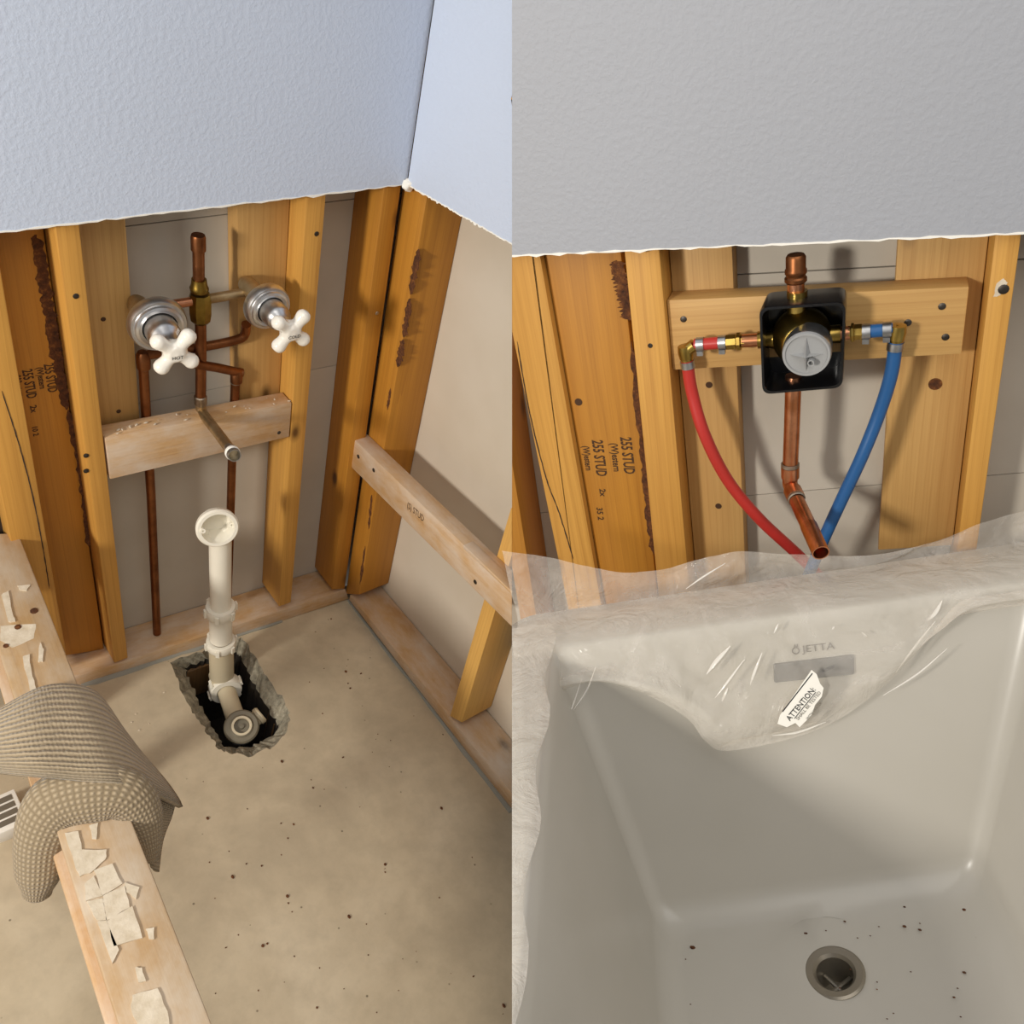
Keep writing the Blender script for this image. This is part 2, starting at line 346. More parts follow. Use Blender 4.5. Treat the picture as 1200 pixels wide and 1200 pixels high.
for i in range(n_): bm.faces.new((b[i], b[(i + 1) % n_], c_[(i + 1) % n_], c_[i]))
mk('hole_wall', bm, M['shaded_soil'], 'L', parent=floor)  # dark soil tone also carries the shade inside the hole
bm = bmesh.new(); cc = fl(272, 815, -.27); bmesh.ops.create_grid(bm, x_segments=12, y_segments=12, size=.25, matrix=Matrix.Translation(cc))
for v_ in bm.verts: v_.co.z += .02 * noise.noise(v_.co * 14)
mk('hole_soil', bm, M['shaded_soil'], 'L', parent=floor, smooth=60)
# wooden form boards inside the hole
def fb_(uv0, uv1, h0, h1, th, mat='lumber_brown'):
    p, q = fl(*uv0, h0), fl(*uv1, h0); d = (q - p).normalized(); nn = FN.cross(d)
    board('form_board', 'L', [p, q, q - FN * h1, p - FN * h1], nn * th, M[mat], .002, parent=floor)
fb_((281, 768), (322, 850), -.05, .15, .012); fb_((214, 785), (250, 772), -.05, .1, -.012)
# mortar squeezed out along the plates
for q0, q1 in (((409, 704), (600, 951)), ((95, 803), (330, 728))):
    pts = [fl(*lerp2(q0, q1, t / 14)) + FN * .001 for t in range(15)]
    bm = bmesh.new(); sweep(bm, pts, [(random.uniform(.004, .012), .004) for _ in pts], 8); mk('mortar_bead', bm, M['mortar'], 'L', parent=floor, smooth=60, cut=True)
# floor grit (uncountable)
bm = bmesh.new()
rg = random.Random(5)
for i in range(110):
    u, v_ = rg.uniform(100, 596), rg.uniform(720, 1198); p = fl(u, v_)
    if p.x > -.01 or (u < 230 and v_ > 800) or (195 < u < 345 and 740 < v_ < 890): continue
    r_ = rg.choice([.0009, .0012, .0012, .0015, .002, .003]); bmesh.ops.create_icosphere(bm, subdivisions=1, radius=r_, matrix=Matrix.Translation(p + FN * r_ * .4) @ Matrix.Diagonal((1, rg.uniform(.6, 1.6), .6, 1)))
mk('grit', bm, M['bark'], 'L', label='dark specks of grit scattered over the concrete slab', cat='debris', kind='stuff')
bm = bmesh.new()
for i in range(60):
    u, v_ = rg.gauss(225, 30), rg.gauss(840, 40)
    if 195 < u < 345 or v_ < 780 or u < 150: continue
    bmesh.ops.create_icosphere(bm, subdivisions=1, radius=.0022, matrix=Matrix.Translation(fl(u, v_, .001)) @ Matrix.Diagonal((rg.uniform(.5, 1.8), 1, .5, 1)))
mk('plaster_crumbs', bm, M['plaster'], 'L', label='white plaster crumbs strewn beside the broken floor hole', cat='debris', kind='stuff')

# ---- bare drywall at the back of the bays
def sheets(name, K, mat, pts_rows, ax, val, ext, cut=False, **p):
    root = None
    for i, (a, b) in enumerate(pts_rows):
        bm = bmesh.new(); hexa(bm, [a[0], a[1], b[1], b[0]], ext)
        o = mk(name if root is None else 'drywall_sheet', bm, mat, K, root, cut=cut, **(p if root is None else {}))
        root = root or o
    return root
def yrow(K, uv0, uv1, x0, x1, y):
    p, q = at(K, *uv0, 'Y', y), at(K, *uv1, 'Y', y); d = (q - p) / (q.x - p.x); return [p + d * (x0 - p.x), p + d * (x1 - p.x)]
def dz(r, z): return [r[0] + V((0, 0, z)), r[1] + V((0, 0, z))]
j1 = yrow('L', (150, 265), (275, 250), -1.5, D, D); j2 = yrow('L', (178, 470), (270, 452), -1.5, D, D)
top = [V((-1.5, D, 2.4)), V((D, D, 2.4))]; bot = [V((-1.5, D, -.1)), V((D, D, -.1))]
sheets('wall_left_back_inner', 'L', M['raw_board'], [(top, dz(j1, .001)), (dz(j1, -.001), dz(j2, .0007)), (dz(j2, -.0007), bot)], 'Y', D, (0, TH, 0), kind='structure')
bm = bmesh.new(); hexa(bm, [V((D, D, 2.4)), V((D, -1.6, 2.4)), V((D, -1.6, -.1)), V((D, D, -.1))], (TH, 0, 0))
mk('wall_left_side_inner', bm, M['raw_board_side'], 'L', cut=True, kind='structure')
# ---- painted drywall above, cut off roughly
def painted(name, K, e0, e1, ax, val, mat, inward, along, seed, cut=False):
    p, q = at(K, *e0, ax, val), at(K, *e1, ax, val)
    edge = rag([p.lerp(q, i / 10) for i in range(11)], 9, .0009, closed=False, seed=seed)
    no = V((0, 1, 0)) if ax == 'Y' else V((1, 0, 0)); edge = flatten(edge, p, no)
    bm = bmesh.new(); up = [V((e.x, e.y, 2.4)) for e in edge]
    polyprism(bm, edge + up[::-1], no, TH)
    o = mk(name, bm, M[mat], K, cut=cut, kind='structure', frame=Matrix.Translation(p))
    rg = random.Random(seed); bm = bmesh.new()
    lo = [e - no * .0008 + V((0, 0, rg.uniform(-.0022, -.0002) - (.0018 if rg.random() < .06 else 0))) for e in edge]; hi = [e - no * .0008 + V((0, 0, rg.uniform(.0002, .0016))) for e in edge]
    polyprism(bm, lo + hi[::-1], no, .003); mk('torn_paper_edge', bm, M['paper_white'], K, parent=o, cut=cut)
    return o, edge
wb, eb = painted('wall_left_back', 'L', (-700, 353.8), (476.5, 216), 'Y', -TH, 'paint_blue', 1, 0, 11)
wr_, er = painted('wall_left_side', 'L', (477.5, 216), (640, 309), 'X', -TH, 'paint_blue', 1, 0, 12, cut=True)
# torn lump of paper where the two boards meet
pc = at('L', 479, 217, 'Y', -.02); bm = bmesh.new(); bmesh.ops.create_icosphere(bm, subdivisions=3, radius=.013, matrix=Matrix.Translation(pc) @ Matrix.Diagonal((1.0, .7, .8, 1)))
for v_ in bm.verts: v_.co += noise.noise_vector(v_.co * 120) * .005
mk('torn_corner_paper', bm, M['paper_white'], 'L', parent=wr_, smooth=60)
# ---- framing
def fr(name, K, pts, mat, ax='Y', val=0, ext=(0, D, 0), up=.25, down=0, **p):
    return board(name, K, quad(K, pts, ax, val, up, down), ext, M[mat], **p)
G1 = 'framing of the corner with the old two-handle valve'; G2 = 'framing behind the bathtub'
plate = [(60, 803), (405, 691), (409, 702), (60, 818)]
fr('bottom_plate', 'L', plate, 'lumber_dusty', up=0, ext=(0, D - .001, 0), label='dusty bottom plate below the studs with copper pipes passing through it', cat='bottom plate', group=G1)
stA = fr('wall_stud', 'L', [(65, 268), (93, 264), (150, 771), (134, 777)], 'lumber_gold', label='upright stud at the left end of the old short crosspiece, by the hot tap', cat='stud', group=G1)
stB = fr('wall_stud', 'L', [(359, 235), (382, 231), (341, 706), (327, 711)], 'lumber_gold', label='upright stud carrying the right end of the old short crosspiece, nail hole near top', cat='stud', group=G1)
stC = fr('wall_stud', 'L', [(450, 221), (470, 219), (404, 690), (389, 691)], 'lumber_deep', label='corner stud touched by the end of the long sloping-away rail', cat='stud', group=G1)
stK = fr('wall_stud', 'L', [(-20, 290), (-12, 288), (72, 776), (52, 790)][:0] or [(-30, 420), (16, 405), (80, 778), (44, 790)], 'lumber_gold', up=.5, label='stud with a long drying crack, behind the plaster-crusted sill board', cat='stud', group=G1)
def line_x(pt, pb, z): return pt.x + (pb.x - pt.x) * (z - pt.z) / (pb.z - pt.z)
def fit(q, left=None, right=None, g=.0008):
    out = []
    for i, p in enumerate(q):
        p = p.copy()
        if left is not None and i in (0, 3): p.x = max(p.x, line_x(left[1], left[2], p.z) + g)
        if right is not None and i in (1, 2): p.x = min(p.x, line_x(right[0], right[3], p.z) - g)
        out.append(p)
    return out
qA = quad('L', [(65, 268), (93, 264), (150, 771), (134, 777)], 'Y', 0); qB = quad('L', [(359, 235), (382, 231), (341, 706), (327, 711)], 'Y', 0); qK = quad('L', [(-30, 420), (16, 405), (80, 778), (44, 790)], 'Y', 0)
sS = board('flat_stud', 'L', fit(quad('L', [(-60, 278), (51, 268), (122, 761), (40, 781)], 'Y', REC, .3), qK, qA), (0, W - .0005, 0), M['lumber_deep'], label='flat ink-stamped board with bark edge beside the old valve bay', cat='board', group=G1)
fbl = board('blocking_board', 'L', fit(quad('L', [(60, 263), (147, 257), (166, 520), (90, 530)], 'Y', REC, .2), qA), (0, W - .0005, 0), M['lumber_pale'], label='short flat board behind the hot tap, ending at the old crosspiece', cat='board', group=G1)
fbr = board('blocking_board', 'L', fit(quad('L', [(278, 243), (382, 235), (366, 490), (280, 500)], 'Y', REC, .2), None, qB), (0, W - .0005, 0), M['lumber_pale'], label='short flat board behind the cold tap, ending at the old crosspiece', cat='board', group=G1)
xb = board('crosspiece', 'L', fit(quad('L', [(123, 514), (342, 472), (339, 512), (129, 562)], 'Y', .0), qA, qB), (0, W, 0), M['lumber_dusty'], label='short dusty wooden crosspiece under the old valve, spout pipe resting on it', cat='crosspiece', group=G1)
stD = fr('wall_stud', 'L', [(472, 219), (500, 231), (421, 697), (405, 696)], 'lumber_deep', 'X', 0, (D - .001, 0, 0), label='corner stud with a dark flaking bark stripe down its edge', cat='stud', group=G1)
stE = fr('wall_stud', 'L', [(625, 505), (645, 500), (541, 847), (527, 839)], 'lumber_fresh', 'X', 0, (D - .001, 0, 0), cut=True, label='pale fresh-sawn stud passing behind the long rail', cat='stud', group=G1)
rl0, rl1, rb0, rb1 = (411, 511), (600, 693), (412, 548), (600, 735)
rail = board('rail', 'L', quad('L', [rl0, lerp2(rl0, rl1, 1.15), lerp2(rb0, rb1, 1.15), rb0], 'X', -W), (W - .0005, 0, 0), M['lumber_dusty'], cut=True, label='long rail nailed along the side wall studs, smudged ink on its face', cat='rail', group=G1)
q = [at('L', 543, 640, 'X', -W), at('L', 640, 733, 'X', -W), at('L', 640, 737, 'X', -W), at('L', 543, 644, 'X', -W)]
q = [p + V((-.001, 0, .004)) for p in q]
board('shim_strip', 'L', q, (.024, 0, 0), M['lumber_dusty'], .0008, cut=True, label='thin wooden shim strip lying on top of the long rail', cat='shim', group=G1)
p0, p1 = (410, 697), (600, 930); b0, b1 = (409, 703), (600, 950)
fr('bottom_plate', 'L', [p0, lerp2(p0, p1, 1.25), lerp2(b0, b1, 1.25), b0], 'lumber_dusty', 'X', 0, (D - .001, 0, 0), up=0, cut=True, label='bottom plate of the side wall under the pale fresh-sawn stud', cat='bottom plate', group=G1)
bm = bmesh.new(); box(bm, (-.86, .05, .1), (-.70, .085, 1.25)); mk('shade_panel', bm, M['void'], 'L', label='added dark brown panel standing in for shade beside the cracked stud', cat='panel')  # added panel, its dark brown stands in for the gap's shade
# bark stripes, cracks, nails, ink marks
def stripe(K, path, ax, val, no, w0, w1, mat, parent, name, seed, n=26, th=.0006):
    rg = random.Random(seed); a = [at(K, *p, ax, val) for p in path]; pts = catmull(a, max(2, n // len(path)))
    d = (pts[-1] - pts[0]).normalized(); s = V(no).cross(d); L_, R_ = [], []
    pts = [pts[i].lerp(pts[i + 1], k / 4) for i in range(len(pts) - 1) for k in range(4)] + [pts[-1]]
    for i, p in enumerate(pts):
        nz = .5 + .9 * noise.noise(V((i * .35, seed * 3.7, 0))) + .35 * noise.noise(V((i * 1.3, seed, 5))); nz = min(1, max(0, nz)); tp = min(1, i / 3, (len(pts) - 1 - i) / 3); wv_ = (w0 + (w1 - w0) * nz) * (.15 + .85 * tp); off = noise.noise(V((i * .5, 9, seed))) * w0 * .5; L_.append(p + s * (wv_ / 2 + off)); R_.append(p - s * (wv_ / 2 - off))
    bm = bmesh.new(); polyprism(bm, L_ + R_[::-1], V(no), th); return mk(name, bm, M[mat], K, parent)
NY = V((0, -1, 0)); NX = V((-1, 0, 0))
stripe('L', [(42, 275), (60, 380), (78, 480)], 'Y', REC, NY, .012, .02, 'bark', sS, 'bark_strip', 1)
stripe('L', [(80, 480), (96, 570), (104, 640)], 'Y', REC, NY, .003, .012, 'bark', sS, 'bark_strip', 2)
for k, path in enumerate(([(491, 292), (481, 345)], [(481, 350), (473, 395)], [(473, 398), (466, 430)], [(458, 455), (454, 480)], [(436, 580), (432, 620)], [(428, 640), (422, 685)])):
    stripe('L', path, 'X', 0, NX, .012 if k < 3 else .004, .021 if k < 3 else .011, 'bark', stD, 'bark_strip', 20 + k, 10)
stripe('L', [(2, 458), (22, 520), (38, 580), (50, 640), (58, 690)], 'Y', 0, NY, .0012, .0022, 'void', stK, 'crack', 5)
for uv, st in (((89, 347), stA), ((101, 534), stA), ((101, 552), stA), ((371, 274), stB)): nail('L', at('L', *uv, 'Y', 0), NY, st, .0045)
nail('L', at('L', 327, 507, 'Y', 0), NY, xb, .004); nail('L', at('L', 442, 367, 'Y', 0), NY, stC, .004, M['steel'])
for uv in ((420, 535), (438, 551), (557, 682)): nail('L', at('L', *uv, 'X', -W), NX, rail, .005)
for uv in ((121, 374), (139, 482)): nail('L', at('L', *uv, 'Y', REC), NY, fbl, .004, M['ink'], 'knot')
def stamp(K, uv, s, size, parent, y=REC, sx=1.0): text('ink_stamp', K, s, size, at(K, *uv, 'Y', y), (0, 0, -1), (1, 0, 0), M['ink'], parent, sx=sx, bold=.022)
stamp('L', (59, 443), '255 STUD', .021, sS, sx=.62); stamp('L', (34, 450), '255 STUD', .021, sS, sx=.62); stamp('L', (48, 443), '(W)estern', .014, sS, sx=.7); stamp('L', (22, 452), '(W)estern', .014, sS, sx=.7)
stamp('L', (39, 479), '2x', .014, sS); stamp('L', (41, 505), '10 2', .012, sS)
text('ink_stamp', 'L', '(S) STUD', .022, at('L', 487, 600, 'X', -W), at('L', 500, 612, 'X', -W) - at('L', 480, 594, 'X', -W), (0, 0, 1), M['ink'], rail, sx=.7)
# plaster crumbs on the crosspiece
bm = bmesh.new(); rg = random.Random(9); a0, a1 = at('L', 135, 510, 'Y', .01), at('L', 338, 470, 'Y', .01)
for i in range(26):
    t = rg.random()
    if .46 < t < .6: continue
    p = a0.lerp(a1, t); p.y = rg.uniform(.003, .03); p.z = a0.lerp(a1, t).z + .002
    p.z = quad('L', [(123, 514)], 'Y', 0)[0].z + (quad('L', [(342, 472)], 'Y', 0)[0].z - quad('L', [(123, 514)], 'Y', 0)[0].z) * t + .001 if False else at('L', 123 + 219 * t, 514 - 42 * t, 'Y', 0).z + .001
    r_ = rg.uniform(.001, .003); bmesh.ops.create_icosphere(bm, subdivisions=1, radius=r_, matrix=Matrix.Translation(p) @ Matrix.Rotation(rg.random() * 3, 4, 'Z') @ Matrix.Diagonal((1.6, .8, .5, 1)))
mk('plaster_crumbs', bm, M['plaster'], 'L', label='flakes of plaster lying on top of the short crosspiece', cat='debris', kind='stuff')

# ---- the old valve: risers, tee, two taps
YV = .030
val = empty('tub_valve', 'L', at('L', 235, 350, 'Y', YV), label='old copper and brass two-handle tub valve with white porcelain cross handles', cat='valve')
A = lambda u, v, y=YV: at('L', u, v, 'Y', y)
r_ = .0095
tube('riser_pipe', 'L', [A(232.5, 290), A(233, 330)], r_, M['copper_old'], val); turned('pipe_cap', 'L', [(0, 0), (.0118, 0), (.0118, .022), (.0105, .026), (0, .026)], A(232.5, 293), (0, 0, 1), M['copper_old'], val)
turned('tee_collar', 'L', [(0, 0), (.0145, 0), (.0155, .006), (.0135, .010), (.012, .022), (0, .022)], A(233.5, 341), (0, 0, 1), M['brass_old'], val)
bm = bmesh.new(); lathe(bm, [(0, 0), (.012, 0), (.017, .006), (.019, .02), (.019, .045), (.016, .056), (0, .056)], A(235, 378), (0, 0, 1), 8); mk('brass_tee', bm, M['brass_old'], 'L', val, smooth=25)
tube('drop_pipe', 'L', [A(235, 372), A(235.5, 420), A(235, 472)], r_, M['copper_old'], val); turned('solder_joint', 'L', [(.0096, 0), (.0115, .002), (.0115, .018), (.0096, .02)], A(235, 474), (0, 0, 1), M['solder'], val)
LT, RT = A(160, 362), A(292, 337)
tube('cross_pipe', 'L', [A(168, 362.5), A(226, 353)], .0078, M['copper_new'], val); tube('cross_pipe', 'L', [A(243, 350.5), A(300, 341)], .0085, M['brass_dull'], val)
# spout pipe over the crosspiece
e0 = A(235, 481, .05); e1 = A(272, 530, -.155)
tube('spout_pipe', 'L', catmull([A(235, 470), A(236, 481, .028), A(241, 489, 0.005), A(258, 511, -.08), e1], 8), .0095, M['brass_dull'], val)
dsp = (e1 - A(258, 511, -.08)).normalized(); bm = bmesh.new(); pipe_open(bm, e1 - dsp * .012, e1 + dsp * .016, .011); mk('spout_end', bm, M['steel'], 'L', val, smooth=40)
turned('tape_wrap', 'L', [(.0115, 0), (.0125, .003), (.0125, .009), (.0115, .011)], e1 - dsp * .003, dsp, M['paper_white'], val)
# taps
def tap(cu, cv, hu, hv, bu, bv, R, word, yr):
    body = A(bu, bv); hub0 = at('L', cu, cv, 'Y', -.012); hc = at('L', hu, hv, 'Y', -.012 - .075)
    ax = (hc - hub0).normalized()
    turned('valve_body', 'L', [(0, -.018), (.013, -.018), (.016, -.01), (.016, .03), (0, .03)], body, ax, M['brass_dull'], val)
    tube('valve_stem', 'L', [body, hub0], .010, M['brass_old'], val)
    s = R
    e = turned('escutcheon', 'L', [(s * .55, -.012), (s * .97, -.014), (s, -.010), (s * .985, -.002), (s * .93, .003), (s * .84, .003), (s * .80, .008), (s * .72, .010), (s * .60, .008), (s * .57, -.004), (s * .55, -.012)], hub0, ax, M['chrome'], val, n=48)
    turned('dark_recess', 'L', [(0, -.008), (s * .6, -.008), (s * .6, -.004), (0, -.004)], hub0, ax, M['black_plastic'], val)
    bl = turned('bell', 'L', [(0, -.004), (s * .54, -.004), (s * .56, .014), (s * .55, .030), (s * .50, .038), (s * .38, .044), (s * .34, .056), (s * .30, .066), (0, .066)], hub0, ax, M['chrome'], val, n=40)
    # porcelain cross handle: four ball-ended arms
    zup = (V((0, 0, 1)) - ax * ax.z).normalized(); xr = ax.cross(zup) * -1
    bm = bmesh.new(); lathe(bm, [(0, -.018), (.014, -.016), (.019, -.005), (.019, .004), (.012, .0115), (0, .0125)], hc, ax, 24)
    for k in range(4):
        a_ = math.radians(45 + 90 * k + 4); d = xr * math.cos(a_) + zup * math.sin(a_)
        lathe(bm, [(0, -.002), (.013, -.002), (.0115, .010), (.0105, .019), (.0115, .026), (.0128, .031), (.0122, .037), (.008, .0425), (0, .0445)], hc, d, 16)
    h = mk('cross_handle', bm, M['porcelain'], 'L', val, smooth=60); h.modifiers.new('r', 'REMESH').voxel_size = .0016
    h.modifiers['r'].use_smooth_shade = True; sm = h.modifiers.new('s', 'SMOOTH'); sm.iterations = 6; sm.factor = .5
    text('handle_lettering', 'L', word, .0085, hc + ax * .0118 - zup * .004, -xr if xr.cross(zup).dot(ax) < 0 else xr, zup, M['ink_black'], h, lift=.0009)
    return body, ax
tap(186, 382, 205, 412, 163, 360, .047, 'HOT', 0); tap(315, 361, 341, 388, 293, 337, .042, 'COLD', 0)
# supply pipes and their crossover
YS = .045; B_ = lambda u, v, y=YS: at('L', u, v, 'Y', y)
def bend(name, pts, r=r_, n=6): return tube(name, 'L', catmull(pts, n), r, M['copper_old'], val)
hotz = B_(184, 741).z
tube('supply_pipe', 'L', [B_(168, 428), B_(172, 500), B_(177, 580), B_(184, 742)], .0085, M['copper_old'], val)
tube('supply_pipe', 'L', [B_(276, 443), B_(272, 535), B_(269, 640), B_(267, 705)], .0085, M['copper_old'], val)
turned('elbow', 'L', [(0, -.012), (.0115, -.012), (.012, 0), (.0115, .014), (.008, .02), (0, .021)], B_(168, 424), (0, 0, 1), M['copper_old'], val, n=20)
bend('crossover_pipe', [B_(168, 417), B_(180, 415), B_(235, 407), B_(278, 398), B_(287, 391), B_(288.5, 380, .035)], .0085)
bend('crossover_pipe', [A(197, 410, .02), A(225, 425, .02), A(255, 431, .03), B_(278, 436), B_(284, 437)], .0085)
turned('elbow', 'L', [(0, -.012), (.0112, -.012), (.0112, .008), (.009, .012), (0, .012)], B_(277, 441), (0, 0, 1), M['copper_old'], val, n=20)
for p, ax in ((B_(169, 432), (0, 0, 1)), (B_(276, 449), (0, 0, 1))): turned('solder_joint', 'L', [(.0088, 0), (.0098, .001), (.0098, .004), (.0088, .005)], p, ax, M['solder'], val, n=20)

# ---- white drain and overflow pipe rising out of the hole
YP = -.085; Pp = lambda u, v, y=YP: at('L', u, v, 'Y', y)
dr = empty('drain_pipe', 'L', Pp(261, 790), label='white plastic tub drain and overflow pipe standing in the floor hole', cat='pipe')
rp = .0215
tube('overflow_riser', 'L', [Pp(258, 625), Pp(258.5, 712)], rp, M['pvc'], dr, n=28)
oc = Pp(255, 619, YP - .012); oax = V((-.25, -1, .32)).normalized()
turned('overflow_flange', 'L', [(.020, -.045), (.024, -.03), (.034, -.014), (.039, -.010), (.040, 0), (.037, .004), (.031, .004), (.029, -.008), (.027, -.034), (0, -.036)], oc, oax, M['pvc'], dr, n=40)
for s in (-1, 1): turned('screw_boss', 'L', [(0, -.004), (.005, -.004), (.005, .003), (.002, .003), (.002, 0), (0, 0)], oc + V((s * .0285, 0, s * -.004)) - oax * .003, oax, M['pvc'], dr, n=12)
def nut(p, r, h, mat='pvc', ax=(0, 0, 1)):
    o = turned('slip_nut', 'L', [(rp, 0), (r * .94, 0), (r, .003), (r, h - .004), (r * .95, h), (rp, h)], p, ax, M[mat], dr, n=32)
    x, y = perp(V(ax).normalized())
    for k in range(6):
        a_ = k * math.pi / 3 + .4; d = x * math.cos(a_) + y * math.sin(a_); c0 = V(p) + d * r + V(ax).normalized() * h * .5; s_ = V(ax).normalized().cross(d)
        bm = bmesh.new(); hexa(bm, [c0 + s_ * .004 + V(ax).normalized() * h * .4, c0 - s_ * .004 + V(ax).normalized() * h * .4, c0 - s_ * .004 - V(ax).normalized() * h * .4, c0 + s_ * .004 - V(ax).normalized() * h * .4], d * .004); mk('grip_lug', bm, M[mat], 'L', o)
nut(Pp(258.5, 719), .031, .026)
tube('coupling', 'L', [Pp(258.5, 716), Pp(259, 748)], [.024, .0235], M['pvc'], dr, n=28); nut(Pp(259, 757), .0315, .022)
tube('tee_body', 'L', [Pp(259, 752), Pp(260, 790), Pp(261, 806)], [.0265, .0265, .028], M['pvc_dirty'], dr, n=28)
g0 = Pp(262, 800); g1 = at('L', 281, 862, 'P', (fa - FN * .035, FN)); gd = (g1 - g0).normalized()
nut(g0 + gd * .002, .036, .03, 'pvc', gd)
tube('tee_arm', 'L', [g0 - gd * .03, g0 + gd * .01], .028, M['pvc_dirty'], dr, n=28)
gs = at('L', 283, 852, 'P', (fa - FN * .02, FN))
tube('shoe_pipe', 'L', [g0, gs - gd * .005 - FN * .02], .0205, M['pvc_dirty'], dr, n=28)
sax = (FN * 1 + V((-.25, -.35, 0))).normalized()
turned('drain_shoe', 'L', [(0, -.04), (.026, -.04), (.034, -.018), (.037, -.012), (.0375, .004), (.034, .008), (.026, .008), (.0225, .011), (.0175, .011), (.016, .002), (.006, .002), (.005, .008), (0, .009)], gs, sax, M['rubber_grey'], dr, n=40)
turned('shoe_insert', 'L', [(.0165, .003), (.0165, .0125), (.0215, .0125), (.0215, .003)], gs, sax, M['pvc_dirty'], dr, n=32)
sp = at('L', 301, 841, 'P', (fa - FN * .03, FN)); turned('side_cap', 'L', [(0, -.05), (.017, -.05), (.017, .0), (.020, .002), (.020, .010), (.017, .013), (0, .013)], sp, V((.9, .1, .35)), M['pvc_dirty'], dr, n=28)

# ---- sill board crusted with plaster, and the boards under it
ZT = .5; Z_ = lambda u, v, z=ZT: at('L', u, v, 'Z', z)
s_fr, s_nr = Z_(21, 624), Z_(248, 1200); s_fl, s_nl = Z_(-32, 633), Z_(142, 1200)
dR = (s_nr - s_fr).normalized(); dL = (s_nl - Z_(73, 976)).normalized()
s_nr = s_nr + dR * .25; s_nl = s_nl + dL * .25; s_fl = Z_(73, 976) - dL * ((Z_(73, 976) - s_fr).length * 1.0)
s_fl = Z_(73, 976) + (s_fr - Z_(150, 955)) * 1.02
sill = board('sill_board', 'L', [s_fl, s_fr, s_nr, s_nl], (0, 0, -.038), M['lumber_plaster'], .003, label='sill board crusted with old white plaster, knit hat draped over it', cat='board')
ZU = ZT - .0385
u_fl, u_fr, u_nr, u_nl = [V((p.x + dx, p.y, ZU)) for p, dx in ((s_fl, -.012), (s_fr, -.03), (s_nr, -.03), (s_nl, -.012))]
board('under_sill_board', 'L', [u_fl, u_fr, u_nr, u_nl], (0, 0, -.038), M['lumber_dusty'], .003, label='second board stacked directly beneath the plaster-crusted sill', cat='board')
# short wall under the sill: two posts
for k, t in enumerate((.12, .30)):
    p = u_fl.lerp(u_nl, t); q_ = u_fr.lerp(u_nr, t); zb = onfloor(p.x, p.y).z
    board('sill_post', 'L', [V((p.x + .004, p.y - .02, ZU - .038)), V((p.x + .075, p.y - .02, ZU - .038)), V((p.x + .075, p.y - .02, zb)), V((p.x + .004, p.y - .02, zb))], (0, .038, 0), M['lumber_gold'], label=('post under the sill board, beside the cracked stud', 'post under the sill board, hidden below the knit hat')[k], cat='post', group='posts below the sill board')
def slab(bm, pts, th):
    from mathutils.geometry import tessellate_polygon
    lo = [bm.verts.new(p) for p in pts]; hi = [bm.verts.new(p + V((0, 0, th))) for p in pts]; n = len(pts)
    for t in tessellate_polygon([[V((p.x, p.y, 0)) for p in pts]]): bm.faces.new([hi[i] for i in t])
    for i in range(n): bm.faces.new((lo[i], lo[(i + 1) % n], hi[(i + 1) % n], hi[i]))
def patch(pix, seed, th=.0032, amp=.0009, sub=3, zoff=-.001):
    cu_ = sum(p[0] for p in pix) / len(pix); cv2 = sum(p[1] for p in pix) / len(pix); pix = [(cu_ + (u - cu_) * 1.12, cv2 + (v - cv2) * 1.12) for u, v in pix]; pts = flatten(rag([Z_(*p) for p in pix], sub, amp, seed=seed), (0, 0, ZT), (0, 0, 1)); bm = bmesh.new(); slab(bm, [p + V((0, 0, zoff)) for p in pts], th); mk('plaster_patch', bm, M['plaster'], 'L', sill)
PS = 2.857; px = lambda L_: [(x / PS, 780 + y / PS) for x, y in L_]
patch(px([(225, 570), (265, 565), (275, 620), (350, 620), (345, 650), (300, 690), (270, 700), (255, 670)]), 31)
patch(px([(320, 690), (375, 670), (405, 730), (345, 765)]), 32); patch(px([(285, 735), (313, 710), (340, 770), (290, 785)]), 33)
patch(px([(350, 775), (415, 745), (430, 810), (360, 850)]), 34); patch(px([(295, 795), (342, 785), (355, 850), (325, 850)]), 35)
patch(px([(365, 860), (440, 815), (470, 910), (385, 935)]), 36); patch(px([(330, 865), (358, 862), (395, 950), (375, 990)]), 37, amp=.0003)
patch(px([(420, 730), (465, 745), (455, 780), (425, 760)]), 38); patch(px([(490, 885), (515, 880), (515, 915), (500, 915)]), 39)
patch(px([(455, 1015), (475, 1015), (487, 1055), (465, 1060)]), 40); patch(px([(450, 1110), (525, 1090), (555, 1160), (560, 1215), (470, 1215), (445, 1150)]), 41)
patch(px([(300, 540), (328, 530), (322, 580), (310, 580)]), 42)
p4 = lambda L_: [(x / 4, 600 + y / 4) for x, y in L_]
patch(p4([(85, 350), (140, 345), (125, 370), (95, 368)]), 51); patch(p4([(10, 400), (40, 380), (60, 480), (70, 510), (40, 510)]), 52); patch(p4([(10, 540), (160, 530), (150, 590), (60, 630), (10, 600)]), 53, .0012)
patch(p4([(110, 690), (140, 680), (150, 770), (170, 830), (140, 830)]), 54); patch(p4([(190, 620), (205, 650), (200, 700), (180, 700)]), 55)
for k, uv in enumerate(((40, 716), (21, 735), (7, 757))): nail('L', Z_(*uv) + V((0, 0, .0005)), (0, 0, 1), sill, .006 - k * .001, M['bark'], 'nail_hole')

